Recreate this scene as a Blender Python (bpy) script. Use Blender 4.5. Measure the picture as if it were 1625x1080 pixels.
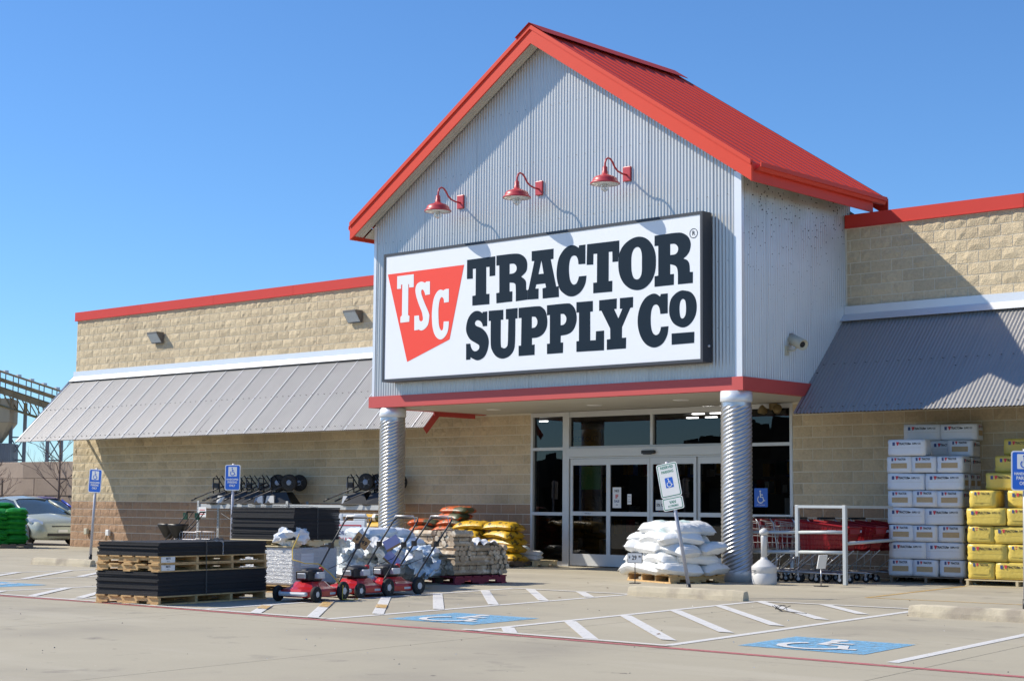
import bpy, bmesh, math, random
from math import sin, cos, pi, radians as RAD, sqrt, atan2
from mathutils import Vector, Matrix, noise as MN
for o in list(bpy.data.objects): bpy.data.objects.remove(o)
SC = bpy.context.scene
COL = SC.collection
rnd = random.Random(7)

# ------------------------------------------------------------------ camera, sky, sun, exposure
PIT, YAW, ROLL = 0.0992, -0.7385, 0.0086
fw = Vector((sin(YAW)*cos(PIT), cos(YAW)*cos(PIT), sin(PIT)))
rt = Vector((cos(YAW), -sin(YAW), 0)); upv = rt.cross(fw)
r2 = rt*cos(ROLL)+upv*sin(ROLL); u2 = -rt*sin(ROLL)+upv*cos(ROLL)
cam = bpy.data.objects.new('camera', bpy.data.cameras.new('camera')); COL.objects.link(cam)
cam.data.sensor_fit = 'HORIZONTAL'; cam.data.sensor_width = 36
cam.data.lens = 2653.7*36/1625
cam.data.clip_start = 0.1; cam.data.clip_end = 3000
CAM = Vector((15.375, -25.647, 1.158))
mw = Matrix((r2, u2, -fw)).transposed().to_4x4(); mw.translation = CAM
cam.matrix_world = mw
SC.camera = cam

SUND = Vector((1.62, 1.0, -1.57)).normalized()          # the way the light travels
ELEV = math.asin(-SUND.z); AZ = atan2(-SUND.y, -SUND.x)
W = bpy.data.worlds.new('World'); SC.world = W; W.use_nodes = True
nt = W.node_tree; nt.nodes.clear()
sky = nt.nodes.new('ShaderNodeTexSky'); sky.sky_type = 'NISHITA'; sky.sun_disc = False
sky.sun_elevation = ELEV; sky.sun_rotation = pi/2-AZ
sky.altitude = 150; sky.air_density = 1.0; sky.dust_density = 0.0; sky.ozone_density = 6.0
bgn = nt.nodes.new('ShaderNodeBackground'); bgn.inputs[1].default_value = 0.105
wo = nt.nodes.new('ShaderNodeOutputWorld')
tint = nt.nodes.new('ShaderNodeMix'); tint.data_type = 'RGBA'; tint.blend_type = 'MULTIPLY'; tint.inputs[0].default_value = 1.0; tint.inputs[7].default_value = (0.86, 1.13, 1.37, 1)
nt.links.new(sky.outputs[0], tint.inputs[6]); nt.links.new(tint.outputs[2], bgn.inputs[0]); nt.links.new(bgn.outputs[0], wo.inputs[0])
sl = bpy.data.lights.new('sun', 'SUN'); sl.energy = 5.0; sl.angle = RAD(0.53); sl.color = (1.0, 0.93, 0.81)
so = bpy.data.objects.new('sun', sl); COL.objects.link(so); so.location = (0, 0, 40)
so.rotation_euler = SUND.to_track_quat('-Z', 'Y').to_euler()
SC.view_settings.view_transform = 'Standard'; SC.view_settings.look = 'None'
SC.view_settings.exposure = 0.18; SC.view_settings.gamma = 1.0; SC.view_settings.use_curve_mapping = False
SC.cycles.max_bounces = 8; SC.cycles.transparent_max_bounces = 12

# ------------------------------------------------------------------ materials
def mat(name, col, rough=0.6, metal=0.0, var=0.0, vscale=6.0, bump=0.0, bscale=40.0, island=0.0, objrand=0.0,
        col2=None, c2scale=3.0, c2lo=0.5, c2hi=0.65, spec=0.5, coat=0.0, emit=0.0, coords='Position', stretch=None, detail=6):
    m = bpy.data.materials.new(name); m.use_nodes = True
    t = m.node_tree; b = t.nodes['Principled BSDF']
    b.inputs['Roughness'].default_value = rough; b.inputs['Metallic'].default_value = metal
    b.inputs['Specular IOR Level'].default_value = spec; b.inputs['Coat Weight'].default_value = coat
    N = t.nodes.new; Lk = t.links.new
    geo = N('ShaderNodeNewGeometry'); src = geo.outputs['Position']
    if coords == 'Object':
        src = N('ShaderNodeTexCoord').outputs['Object']
    if stretch:
        mp = N('ShaderNodeMapping'); mp.inputs['Scale'].default_value = stretch; Lk(src, mp.inputs[0]); src = mp.outputs[0]
    rgb = N('ShaderNodeRGB'); rgb.outputs[0].default_value = (*col, 1); cur = rgb.outputs[0]
    if col2:
        n2 = N('ShaderNodeTexNoise'); n2.inputs['Scale'].default_value = c2scale; n2.inputs['Detail'].default_value = detail; Lk(src, n2.inputs[0])
        mr = N('ShaderNodeMapRange'); mr.inputs[1].default_value = c2lo; mr.inputs[2].default_value = c2hi; Lk(n2.outputs[0], mr.inputs[0])
        mx = N('ShaderNodeMix'); mx.data_type = 'RGBA'; Lk(mr.outputs[0], mx.inputs[0]); Lk(cur, mx.inputs[6]); mx.inputs[7].default_value = (*col2, 1); cur = mx.outputs[2]
    fac = None
    def addf(sock, amt):
        nonlocal fac
        m1 = N('ShaderNodeMath'); m1.operation = 'MULTIPLY_ADD'; Lk(sock, m1.inputs[0]); m1.inputs[1].default_value = 2*amt; m1.inputs[2].default_value = 1-amt
        if fac is None: fac = m1.outputs[0]
        else:
            m2 = N('ShaderNodeMath'); m2.operation = 'MULTIPLY'; Lk(fac, m2.inputs[0]); Lk(m1.outputs[0], m2.inputs[1]); fac = m2.outputs[0]
    if var:
        n1 = N('ShaderNodeTexNoise'); n1.inputs['Scale'].default_value = vscale; n1.inputs['Detail'].default_value = detail; n1.inputs['Roughness'].default_value = 0.65; Lk(src, n1.inputs[0]); addf(n1.outputs[0], var)
    if island: addf(geo.outputs['Random Per Island'], island)
    if objrand: addf(N('ShaderNodeObjectInfo').outputs['Random'], objrand)
    if fac is not None:
        sc = N('ShaderNodeVectorMath'); sc.operation = 'SCALE'; Lk(cur, sc.inputs[0]); Lk(fac, sc.inputs['Scale']); cur = sc.outputs[0]
    Lk(cur, b.inputs['Base Color'])
    if bump:
        nb = N('ShaderNodeTexNoise'); nb.inputs['Scale'].default_value = bscale; nb.inputs['Detail'].default_value = 5; Lk(src, nb.inputs[0])
        bp = N('ShaderNodeBump'); bp.inputs['Strength'].default_value = bump; bp.inputs['Distance'].default_value = 0.02; Lk(nb.outputs[0], bp.inputs['Height']); Lk(bp.outputs[0], b.inputs['Normal'])
    if emit:
        b.inputs['Emission Color'].default_value = (*col, 1); b.inputs['Emission Strength'].default_value = emit
    return m

def worn(name, col, lo=0.56, hi=0.72, scale=14.0, rough=0.7):
    """paint worn through to the concrete: noise opens holes in it"""
    m = mat(name, col, rough, var=0.12, vscale=5)
    t = m.node_tree; b = t.nodes['Principled BSDF']; N = t.nodes.new; Lk = t.links.new
    geo = N('ShaderNodeNewGeometry')
    n = N('ShaderNodeTexNoise'); n.inputs['Scale'].default_value = scale; n.inputs['Detail'].default_value = 8; n.inputs['Roughness'].default_value = 0.75; Lk(geo.outputs['Position'], n.inputs[0])
    mr = N('ShaderNodeMapRange'); mr.inputs[1].default_value = lo; mr.inputs[2].default_value = hi; mr.inputs[3].default_value = 0.94; mr.inputs[4].default_value = 0.15; Lk(n.outputs[0], mr.inputs[0])
    Lk(mr.outputs[0], b.inputs['Alpha'])
    return m

def glassmat(name, tint, refl=1.0, ior=1.5, rough=0.0):
    m = bpy.data.materials.new(name); m.use_nodes = True
    t = m.node_tree; t.nodes.clear(); N = t.nodes.new; Lk = t.links.new
    out = N('ShaderNodeOutputMaterial'); mix = N('ShaderNodeMixShader'); tr = N('ShaderNodeBsdfTransparent'); gl = N('ShaderNodeBsdfGlossy'); fr = N('ShaderNodeFresnel')
    tr.inputs[0].default_value = (*tint, 1); gl.inputs['Roughness'].default_value = rough; gl.inputs[0].default_value = (refl, refl, refl, 1); fr.inputs[0].default_value = ior
    Lk(fr.outputs[0], mix.inputs[0]); Lk(tr.outputs[0], mix.inputs[1]); Lk(gl.outputs[0], mix.inputs[2]); Lk(mix.outputs[0], out.inputs[0])
    return m

M_ = {}
M_['block'] = mat('split_face_block', (0.625, 0.512, 0.340), 0.92, var=0.26, vscale=22, bump=0.8, bscale=48, island=0.09, objrand=0.08, col2=(0.51, 0.41, 0.275), c2scale=0.9, c2lo=0.5, c2hi=0.75, spec=0.2)
M_['blockbrown'] = mat('brown_split_face_block', (0.42, 0.272, 0.172), 0.92, var=0.28, vscale=22, bump=1.0, bscale=48, island=0.09, objrand=0.06, spec=0.2)
M_['mortar'] = mat('mortar', (0.74, 0.69, 0.57), 0.9, var=0.1, vscale=9, spec=0.2)
M_['galv'] = mat('galvanised_sheet', (0.61, 0.60, 0.575), 0.38, 0.5, var=0.07, vscale=2.5, objrand=0.035, stretch=(1, 1, 0.3))
M_['awning'] = mat('aged_galvanised_awning', (0.405, 0.392, 0.37), 0.42, 0.55, var=0.10, vscale=2.5, objrand=0.025, stretch=(1, 1, 0.3))
M_['galvtrim'] = mat('galvanised_trim', (0.74, 0.76, 0.78), 0.4, 0.35, var=0.05, vscale=3)
M_['pipe'] = mat('galvanised_culvert_pipe', (0.56, 0.575, 0.60), 0.33, 0.85, var=0.16, vscale=14, col2=(0.42, 0.45, 0.48), c2scale=5, c2lo=0.52, c2hi=0.72)
M_['red'] = mat('red_painted_metal', (0.66, 0.052, 0.023), 0.55, spec=0.3, var=0.06, vscale=1.5)
M_['cap'] = mat('red_coping_metal', (0.58, 0.045, 0.032), 0.55, spec=0.3, var=0.05, vscale=1.2)
M_['bandred'] = mat('red_band_metal', (0.52, 0.075, 0.065), 0.5, var=0.08, vscale=1.6)
M_['lampred'] = mat('red_lamp_enamel', (0.50, 0.055, 0.065), 0.4, var=0.08, vscale=12)
M_['soffit'] = mat('beige_soffit', (0.50, 0.48, 0.42), 0.7, var=0.06, vscale=1.0)
M_['white'] = mat('white_paint', (0.78, 0.78, 0.76), 0.5, var=0.05, vscale=5)
M_['signface'] = mat('sign_panel_white', (0.80, 0.82, 0.84), 0.35, var=0.02, vscale=1.0)
M_['navy'] = mat('navy_vinyl', (0.007, 0.020, 0.036), 0.65, spec=0.12, var=0.05)
M_['signred'] = mat('red_vinyl', (0.86, 0.058, 0.026), 0.45, var=0.03)
M_['dkframe'] = mat('dark_sign_frame', (0.05, 0.055, 0.065), 0.5, 0.3, var=0.1)
M_['alu'] = mat('white_aluminium_frame', (0.60, 0.61, 0.60), 0.4, 0.15, var=0.05, vscale=4)
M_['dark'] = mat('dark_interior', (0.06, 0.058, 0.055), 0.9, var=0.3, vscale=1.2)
M_['black'] = mat('black_plastic', (0.018, 0.018, 0.02), 0.45, var=0.2, vscale=12)
M_['rubber'] = mat('black_rubber', (0.022, 0.022, 0.024), 0.85, var=0.2, vscale=30, objrand=0.2, bump=0.3, bscale=120)
M_['tyre'] = mat('tyre_rubber', (0.02, 0.02, 0.02), 0.8, var=0.2, vscale=20)
M_['wood'] = mat('pallet_wood', (0.60, 0.39, 0.175), 0.85, var=0.28, vscale=9, objrand=0.14, stretch=(3, 3, 9), col2=(0.36, 0.22, 0.10), c2scale=4, c2lo=0.5, c2hi=0.7)
M_['palewood'] = mat('pale_pallet_wood', (0.70, 0.57, 0.34), 0.85, var=0.2, vscale=9, objrand=0.1, stretch=(3, 3, 9))
M_['darkwood'] = mat('weathered_pallet_wood', (0.22, 0.16, 0.11), 0.9, var=0.3, vscale=9, objrand=0.15)
M_['redwood'] = mat('red_stained_pallet', (0.26, 0.035, 0.06), 0.85, var=0.35, vscale=10, objrand=0.1)
M_['conc'] = mat('old_concrete', (0.53, 0.465, 0.34), 0.9, var=0.22, vscale=6, bump=0.3, bscale=60, col2=(0.36, 0.31, 0.24), c2scale=2.5, spec=0.2)
M_['bag'] = mat('white_woven_bag', (0.80, 0.80, 0.78), 0.5, var=0.10, vscale=8, bump=0.7, bscale=15, objrand=0.05, coords='Object')
M_['faintprint'] = mat('faint_teal_print', (0.52, 0.66, 0.64), 0.5, var=0.3, vscale=30, coords='Object')
M_['bluebag'] = mat('pale_blue_plastic_bag', (0.66, 0.74, 0.80), 0.35, var=0.12, vscale=8, bump=0.4, bscale=18, objrand=0.05, coords='Object', col2=(0.80, 0.83, 0.85), c2scale=4)
M_['wrap'] = mat('shrink_wrap', (0.60, 0.60, 0.60), 0.22, var=0.25, vscale=16, bump=0.7, bscale=24, stretch=(1, 1, 5))
M_['film'] = mat('loose_clear_film', (0.80, 0.82, 0.84), 0.2, var=0.2, vscale=14, bump=0.6, bscale=20)
M_['orange'] = mat('orange_feed_bag', (0.58, 0.115, 0.03), 0.4, var=0.15, vscale=8, coords='Object', col2=(0.08, 0.10, 0.06), c2scale=5.0, c2lo=0.50, c2hi=0.58, bump=0.4, bscale=20)
M_['yellowbag'] = mat('yellow_feed_bag', (0.66, 0.40, 0.025), 0.4, var=0.15, vscale=8, coords='Object', col2=(0.10, 0.075, 0.03), c2scale=7, c2lo=0.57, c2hi=0.62, bump=0.4, bscale=20)
M_['greenbag'] = mat('green_mulch_bag', (0.02, 0.24, 0.03), 0.35, var=0.25, vscale=9, coords='Object', col2=(0.03, 0.32, 0.04), c2scale=6, bump=0.5, bscale=20)
M_['bale'] = mat('white_poly_bale', (0.74, 0.75, 0.77), 0.4, var=0.07, vscale=10, bump=0.3, bscale=26, objrand=0.03, coords='Object')
M_['ybale'] = mat('yellow_poly_bale', (0.70, 0.52, 0.10), 0.35, var=0.1, vscale=10, bump=0.35, bscale=22, objrand=0.05, coords='Object')
M_['tanprint'] = mat('tan_print', (0.50, 0.34, 0.17), 0.5, var=0.25, vscale=40)
M_['firewood'] = mat('cut_firewood', (0.44, 0.335, 0.225), 0.8, var=0.32, vscale=18, objrand=0.18, col2=(0.64, 0.55, 0.42), c2scale=9)
M_['card'] = mat('brown_card', (0.38, 0.235, 0.10), 0.8, var=0.1)
M_['lilac'] = mat('lilac_print', (0.36, 0.38, 0.66), 0.6, var=0.1)
M_['ink'] = mat('black_ink', (0.02, 0.02, 0.022), 0.6)
M_['blueink'] = mat('blue_ink', (0.06, 0.09, 0.22), 0.6)
M_['redink'] = mat('red_ink', (0.62, 0.05, 0.06), 0.6)
M_['signblue'] = mat('sign_blue', (0.02, 0.13, 0.58), 0.35, var=0.05)
M_['greenink'] = mat('sign_green', (0.02, 0.22, 0.13), 0.5)
M_['galvpost'] = mat('galvanised_post', (0.46, 0.46, 0.50), 0.5, 0.4, var=0.12, vscale=8)
M_['rail'] = mat('grey_painted_rail', (0.50, 0.53, 0.53), 0.5, 0.1, var=0.08, vscale=6)
M_['chrome'] = mat('zinc_wire', (0.55, 0.56, 0.58), 0.35, 0.85)
M_['cartred'] = mat('red_cart_plastic', (0.27, 0.006, 0.012), 0.35, var=0.1, vscale=10)
M_['mowred'] = mat('red_mower_deck', (0.52, 0.016, 0.02), 0.3, var=0.1, vscale=9, coat=0.4)
M_['hubgrey'] = mat('grey_wheel_hub', (0.62, 0.63, 0.65), 0.45, 0.1, var=0.08)
M_['urn'] = mat('light_grey_plastic', (0.62, 0.61, 0.59), 0.5, var=0.06, vscale=6)
M_['rope'] = mat('yellow_rope', (0.66, 0.44, 0.06), 0.7)
M_['carpaint'] = mat('silver_green_car_paint', (0.42, 0.45, 0.38), 0.35, 0.15, coat=0.6)
M_['bluepaint'] = mat('blue_car_paint', (0.03, 0.05, 0.36), 0.3, 0.3, coat=0.6)
M_['carglass'] = mat('car_window_glass', (0.05, 0.07, 0.08), 0.05, 0.0, spec=0.9)
M_['lens'] = mat('lamp_lens', (0.62, 0.64, 0.66), 0.12, 0.3)
M_['signal'] = mat('orange_lens', (0.65, 0.16, 0.06), 0.2)
M_['cream'] = mat('cream_housing', (0.55, 0.52, 0.40), 0.45, var=0.1, vscale=20)
M_['bronze'] = mat('bronze_housing', (0.22, 0.16, 0.07), 0.45, 0.4)
M_['wpgrey'] = mat('bronze_grey_housing', (0.14, 0.135, 0.125), 0.5, 0.3)
M_['prism'] = mat('prismatic_glass', (0.62, 0.65, 0.64), 0.18, var=0.35, vscale=40)
M_['rackgrey'] = mat('grey_shelf_steel', (0.47, 0.48, 0.47), 0.5, 0.2, var=0.12, vscale=10)
M_['darksteel'] = mat('dark_painted_steel', (0.04, 0.038, 0.042), 0.45, 0.3)
M_['bluegrey'] = mat('blue_grey_plate', (0.22, 0.27, 0.36), 0.5, 0.1)
M_['green'] = mat('dark_green_plastic', (0.02, 0.10, 0.05), 0.4)
M_['bigblock'] = mat('precast_block', (0.36, 0.285, 0.225), 0.95, var=0.22, vscale=1.6, objrand=0.2, bump=0.5, bscale=14, col2=(0.20, 0.155, 0.13), c2scale=0.8, c2lo=0.55, c2hi=0.7, spec=0.1)
M_['bark'] = mat('grey_bark', (0.16, 0.12, 0.10), 0.95, var=0.2, vscale=6)
M_['rust'] = mat('rusty_conveyor_steel', (0.27, 0.205, 0.12), 0.8, 0.1, var=0.35, vscale=1.4, col2=(0.26, 0.20, 0.05), c2scale=0.6)
M_['bluesteel'] = mat('blue_grey_steel', (0.22, 0.23, 0.25), 0.6, 0.1, var=0.2, vscale=1.2)
M_['tanbin'] = mat('tan_bin_steel', (0.40, 0.33, 0.23), 0.8, var=0.2, vscale=0.9, stretch=(1, 1, 0.3))
M_['leaf'] = mat('winter_brush', (0.05, 0.045, 0.034), 0.95, island=0.4)
M_['pwhite'] = worn('worn_white_paint', (0.72, 0.70, 0.66))
M_['pred'] = worn('worn_red_paint', (0.50, 0.15, 0.15), 0.5, 0.68)
M_['pblue'] = worn('worn_blue_paint', (0.20, 0.46, 0.68), 0.44, 0.66)
M_['pyel'] = worn('worn_yellow_paint', (0.62, 0.38, 0.10), 0.44, 0.62)
M_['glass'] = glassmat('storefront_glass', (0.36, 0.37, 0.38), 0.85, 1.55)
M_['jar'] = glassmat('lamp_jar_glass', (0.80, 0.82, 0.82), 0.9)
M_['tube'] = mat('lit_fluorescent_tube', (1.0, 0.97, 0.92), emit=9.0)
M_['intyellow'] = mat('yellow_sign_board', (0.62, 0.36, 0.02), 0.6)
M_['intgreen'] = mat('green_poster', (0.02, 0.30, 0.04), 0.6)

# side wall: galvanised with real specks and rusty dirt gathered under the eave
def dirty_galv():
    m = mat('dirty_galvanised_sheet', (0.66, 0.68, 0.69), 0.45, 0.55, var=0.07, vscale=2.5)
    t = m.node_tree; b = t.nodes['Principled BSDF']; N = t.nodes.new; Lk = t.links.new
    base = b.inputs['Base Color'].links[0].from_socket
    geo = N('ShaderNodeNewGeometry'); sep = N('ShaderNodeSeparateXYZ'); Lk(geo.outputs['Position'], sep.inputs[0])
    top = N('ShaderNodeMapRange'); top.inputs[1].default_value = 5.3; top.inputs[2].default_value = 6.4; Lk(sep.outputs[2], top.inputs[0])
    n = N('ShaderNodeTexNoise'); n.inputs['Scale'].default_value = 2.2; n.inputs['Detail'].default_value = 7; Lk(geo.outputs['Position'], n.inputs[0])
    mu = N('ShaderNodeMath'); mu.operation = 'MULTIPLY'; Lk(top.outputs[0], mu.inputs[0]); Lk(n.outputs[0], mu.inputs[1])
    mx = N('ShaderNodeMix'); mx.data_type = 'RGBA'; Lk(mu.outputs[0], mx.inputs[0]); Lk(base, mx.inputs[6]); mx.inputs[7].default_value = (0.34, 0.27, 0.16, 1)
    v = N('ShaderNodeTexVoronoi'); v.inputs['Scale'].default_value = 15; Lk(geo.outputs['Position'], v.inputs[0])
    th = N('ShaderNodeMapRange'); th.inputs[1].default_value = 4.2; th.inputs[2].default_value = 6.4; th.inputs[3].default_value = 0.03; th.inputs[4].default_value = 0.20; Lk(sep.outputs[2], th.inputs[0])
    lt = N('ShaderNodeMath'); lt.operation = 'LESS_THAN'; Lk(v.outputs['Distance'], lt.inputs[0]); Lk(th.outputs[0], lt.inputs[1])
    mx2 = N('ShaderNodeMix'); mx2.data_type = 'RGBA'; Lk(lt.outputs[0], mx2.inputs[0]); Lk(mx.outputs[2], mx2.inputs[6]); mx2.inputs[7].default_value = (0.05, 0.04, 0.035, 1)
    Lk(mx2.outputs[2], b.inputs['Base Color'])
    return m
M_['dgalv'] = dirty_galv()

# the lot: warm grey concrete with soft stains, tyre tracks and speckle
def lotmat():
    m = mat('lot_concrete', (0.435, 0.388, 0.288), 0.88, var=0.12, vscale=0.7, spec=0.25, bump=0.12, bscale=90)
    t = m.node_tree; b = t.nodes['Principled BSDF']; N = t.nodes.new; Lk = t.links.new
    cur = b.inputs['Base Color'].links[0].from_socket; geo = N('ShaderNodeNewGeometry'); pos = geo.outputs['Position']
    def layer(cur, scale, lo, hi, col, amt, st=None, det=8, ro=0.6):
        s = pos
        if st:
            mp = N('ShaderNodeMapping'); mp.inputs['Scale'].default_value = st; mp.inputs['Rotation'].default_value = (0, 0, 0.6); Lk(pos, mp.inputs[0]); s = mp.outputs[0]
        n = N('ShaderNodeTexNoise'); n.inputs['Scale'].default_value = scale; n.inputs['Detail'].default_value = det; n.inputs['Roughness'].default_value = ro; Lk(s, n.inputs[0])
        mr = N('ShaderNodeMapRange'); mr.inputs[1].default_value = lo; mr.inputs[2].default_value = hi; mr.inputs[4].default_value = amt; Lk(n.outputs[0], mr.inputs[0])
        mx = N('ShaderNodeMix'); mx.data_type = 'RGBA'; Lk(mr.outputs[0], mx.inputs[0]); Lk(cur, mx.inputs[6]); mx.inputs[7].default_value = (*col, 1)
        return mx.outputs[2]
    cur = layer(cur, 0.35, 0.48, 0.68, (0.31, 0.275, 0.215), 0.85)
    cur = layer(cur, 0.5, 0.52, 0.72, (0.53, 0.48, 0.375), 0.7, (0.25, 1.6, 1))
    cur = layer(cur, 1.3, 0.60, 0.68, (0.25, 0.22, 0.18), 0.6)
    cur = layer(cur, 26, 0.60, 0.74, (0.30, 0.26, 0.21), 0.6)
    cur = layer(cur, 30, 0.66, 0.72, (0.68, 0.63, 0.54), 0.7)
    cur = layer(cur, 5, 0.67, 0.71, (0.13, 0.115, 0.10), 0.75)
    Lk(cur, b.inputs['Base Color'])
    return m
M_['lot'] = lotmat()

# ------------------------------------------------------------------ mesh helpers
class B:
    """collects shapes; build() links them as ONE mesh object"""
    def __init__(s): s.v = []; s.f = []; s.mi = []; s.sm = []
    def add(s, vs, fs, mi=0, smooth=False, M=None):
        k = len(s.v)
        s.v += [tuple(M @ Vector(p)) for p in vs] if M is not None else [tuple(p) for p in vs]
        for q in fs: s.f.append([i+k for i in q]); s.mi.append(mi); s.sm.append(smooth)
        return s
    def box(s, a, b, mi=0, M=None, c=0.0):
        x0, y0, z0 = a; x1, y1, z1 = b
        if c <= 0:
            return s.add([(x0,y0,z0),(x1,y0,z0),(x1,y1,z0),(x0,y1,z0),(x0,y0,z1),(x1,y0,z1),(x1,y1,z1),(x0,y1,z1)],
                     [(0,3,2,1),(4,5,6,7),(0,1,5,4),(1,2,6,5),(2,3,7,6),(3,0,4,7)], mi, False, M)
        bm = bmesh.new(); bmesh.ops.create_cube(bm, size=1)
        for v in bm.verts: v.co = Vector((x0+(v.co.x+.5)*(x1-x0), y0+(v.co.y+.5)*(y1-y0), z0+(v.co.z+.5)*(z1-z0)))
        bmesh.ops.bevel(bm, geom=bm.edges[:], offset=c, segments=2, affect='EDGES', profile=0.5)
        bm.verts.index_update()
        s.add([v.co[:] for v in bm.verts], [[v.index for v in q.verts] for q in bm.faces], mi, False, M); bm.free(); return s
    def prism(s, poly, d, mi=0, M=None):
        """poly: (a,b) list, counter-clockwise seen from -y; extruded along y from d[0] to d[1]; poly in x,z"""
        n = len(poly); vs = [(a, d[0], b) for a, b in poly]+[(a, d[1], b) for a, b in poly]
        fs = [list(range(n)), list(range(2*n-1, n-1, -1))]+[(i, i+n, (i+1) % n+n, (i+1) % n) for i in range(n)]
        return s.add(vs, fs, mi, False, M)
    def tube(s, pts, r, n=8, mi=0, M=None, cap=True):
        P = [Vector(p) for p in pts]; rr = r if isinstance(r, (list, tuple)) else [r]*len(P)
        vs = []; fs = []; up = None
        for i, p in enumerate(P):
            d = (P[min(i+1, len(P)-1)]-P[max(i-1, 0)])
            d = d.normalized() if d.length > 1e-9 else Vector((0, 0, 1))
            if up is None: up = Vector((0, 0, 1)) if abs(d.z) < 0.9 else Vector((1, 0, 0))
            a = d.cross(up).normalized(); b = a.cross(d).normalized(); up = b
            for k in range(n): vs.append(tuple(p+(a*cos(2*pi*k/n)+b*sin(2*pi*k/n))*rr[i]))
        for i in range(len(P)-1):
            for k in range(n): fs.append((i*n+k, i*n+(k+1) % n, (i+1)*n+(k+1) % n, (i+1)*n+k))
        if cap: fs.append(tuple(range(n-1, -1, -1))); fs.append(tuple((len(P)-1)*n+k for k in range(n)))
        return s.add(vs, fs, mi, n > 4, M)
    def lathe(s, prof, n=20, mi=0, M=None):
        vs = []; fs = []
        for r, z in prof:
            for k in range(n): vs.append((r*cos(2*pi*k/n), r*sin(2*pi*k/n), z))
        for i in range(len(prof)-1):
            for k in range(n): fs.append((i*n+k, i*n+(k+1) % n, (i+1)*n+(k+1) % n, (i+1)*n+k))
        fs.append(tuple(range(n-1, -1, -1))); fs.append(tuple((len(prof)-1)*n+k for k in range(n)))
        return s.add(vs, fs, mi, True, M)
    def grid(s, fn, nu, nv, mi=0, smooth=True, M=None):
        vs = [fn(i/nu, j/nv) for j in range(nv+1) for i in range(nu+1)]
        fs = [(j*(nu+1)+i, j*(nu+1)+i+1, (j+1)*(nu+1)+i+1, (j+1)*(nu+1)+i) for j in range(nv) for i in range(nu)]
        return s.add(vs, fs, mi, smooth, M)
    def poly(s, pts, mi=0, M=None): return s.add(pts, [tuple(range(len(pts)))], mi, False, M)
    def mesh(s, name, mats):
        me = bpy.data.meshes.new(name); me.from_pydata(s.v, [], s.f); 
        for m in (mats if isinstance(mats, (list, tuple)) else [mats]): me.materials.append(M_[m] if isinstance(m, str) else m)
        me.polygons.foreach_set('material_index', s.mi); me.polygons.foreach_set('use_smooth', s.sm); me.update()
        return me
    def build(s, name, mats, parent=None, loc=(0,0,0), rotz=0.0):
        return link(name, s.mesh(name, mats), parent, loc, rotz)

def link(name, me, parent=None, loc=(0,0,0), rotz=0.0):
    o = bpy.data.objects.new(name, me); COL.objects.link(o); o.location = loc; o.rotation_euler = (0, 0, rotz)
    if parent is not None: o.parent = parent
    return o
def tag(o, label=None, cat=None, group=None, kind=None):
    if label: o['label'] = label
    if cat: o['category'] = cat
    if group: o['group'] = group
    if kind: o['kind'] = kind
    return o
def thing(name, label, cat, loc=(0,0,0), rotz=0.0, group=None):
    o = bpy.data.objects.new(name, None); COL.objects.link(o); o.location = loc; o.rotation_euler = (0, 0, rotz); o.empty_display_size = 0.1
    return tag(o, label, cat, group)
def dup(o, loc, rotz, label=None, group=None, parent=None):
    c = o.copy(); COL.objects.link(c)
    if parent is None: c.location = loc; c.rotation_euler = (0, 0, rotz)
    else: c.parent = parent
    if label: c['label'] = label
    if group: c['group'] = group
    for k in list(o.children): dup(k, None, None, None, None, c)
    return c
def RZ(a, t=(0,0,0)): return Matrix.Translation(t) @ Matrix.Rotation(a, 4, 'Z')
def smoothpoly(pts, sub=4):
    """points flagged 1 are joined by Catmull-Rom curves, the others are corners"""
    n = len(pts); out = []
    for i in range(n):
        a, b = pts[i], pts[(i+1) % n]; out.append((a[0], a[1]))
        if a[2] or b[2]:
            p = pts[i-1] if a[2] else a; q = pts[(i+2) % n] if b[2] else b
            for k in range(1, sub):
                t = k/sub; t2 = t*t; t3 = t2*t
                out.append(tuple(0.5*(2*a[j]+(b[j]-p[j])*t+(2*p[j]-5*a[j]+4*b[j]-q[j])*t2+(3*a[j]-p[j]-3*b[j]+q[j])*t3) for j in (0, 1)))
    return out
def flatmesh(name, polys, ext, m):
    """filled 2-D outline(s) with holes, given thickness; lies in x,y with +z towards the reader"""
    cu = bpy.data.curves.new(name, 'CURVE'); cu.dimensions = '2D'; cu.fill_mode = 'BOTH'; cu.extrude = ext
    for pl in polys:
        sp = cu.splines.new('POLY'); sp.points.add(len(pl)-1); sp.use_cyclic_u = True
        for i, p in enumerate(pl): sp.points[i].co = (p[0], p[1], 0, 1)
    o = bpy.data.objects.new(name, cu); COL.objects.link(o)
    me = bpy.data.meshes.new_from_object(o.evaluated_get(bpy.context.evaluated_depsgraph_get())); bpy.data.objects.remove(o); bpy.data.curves.remove(cu)
    me.name = name; me.materials.clear(); me.materials.append(M_[m]); return me
_tc = {}
def textgeo(body, size, bold=0.0, align='CENTER'):
    k = (body, size, bold, align)
    if k not in _tc:
        cu = bpy.data.curves.new('t', 'FONT'); cu.body = body; cu.size = size; cu.align_x = align; cu.align_y = 'CENTER'; cu.resolution_u = 2; cu.offset = bold; cu.space_line = 0.9
        o = bpy.data.objects.new('t', cu); COL.objects.link(o)
        me = bpy.data.meshes.new_from_object(o.evaluated_get(bpy.context.evaluated_depsgraph_get())); bpy.data.objects.remove(o)
        _tc[k] = ([v.co.copy() for v in me.vertices], [list(p.vertices) for p in me.polygons]); bpy.data.meshes.remove(me)
    return _tc[k]
FRONT = Matrix(((1,0,0,0),(0,0,-1,0),(0,1,0,0),(0,0,0,1)))      # flat drawings stood upright, facing -y
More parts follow.
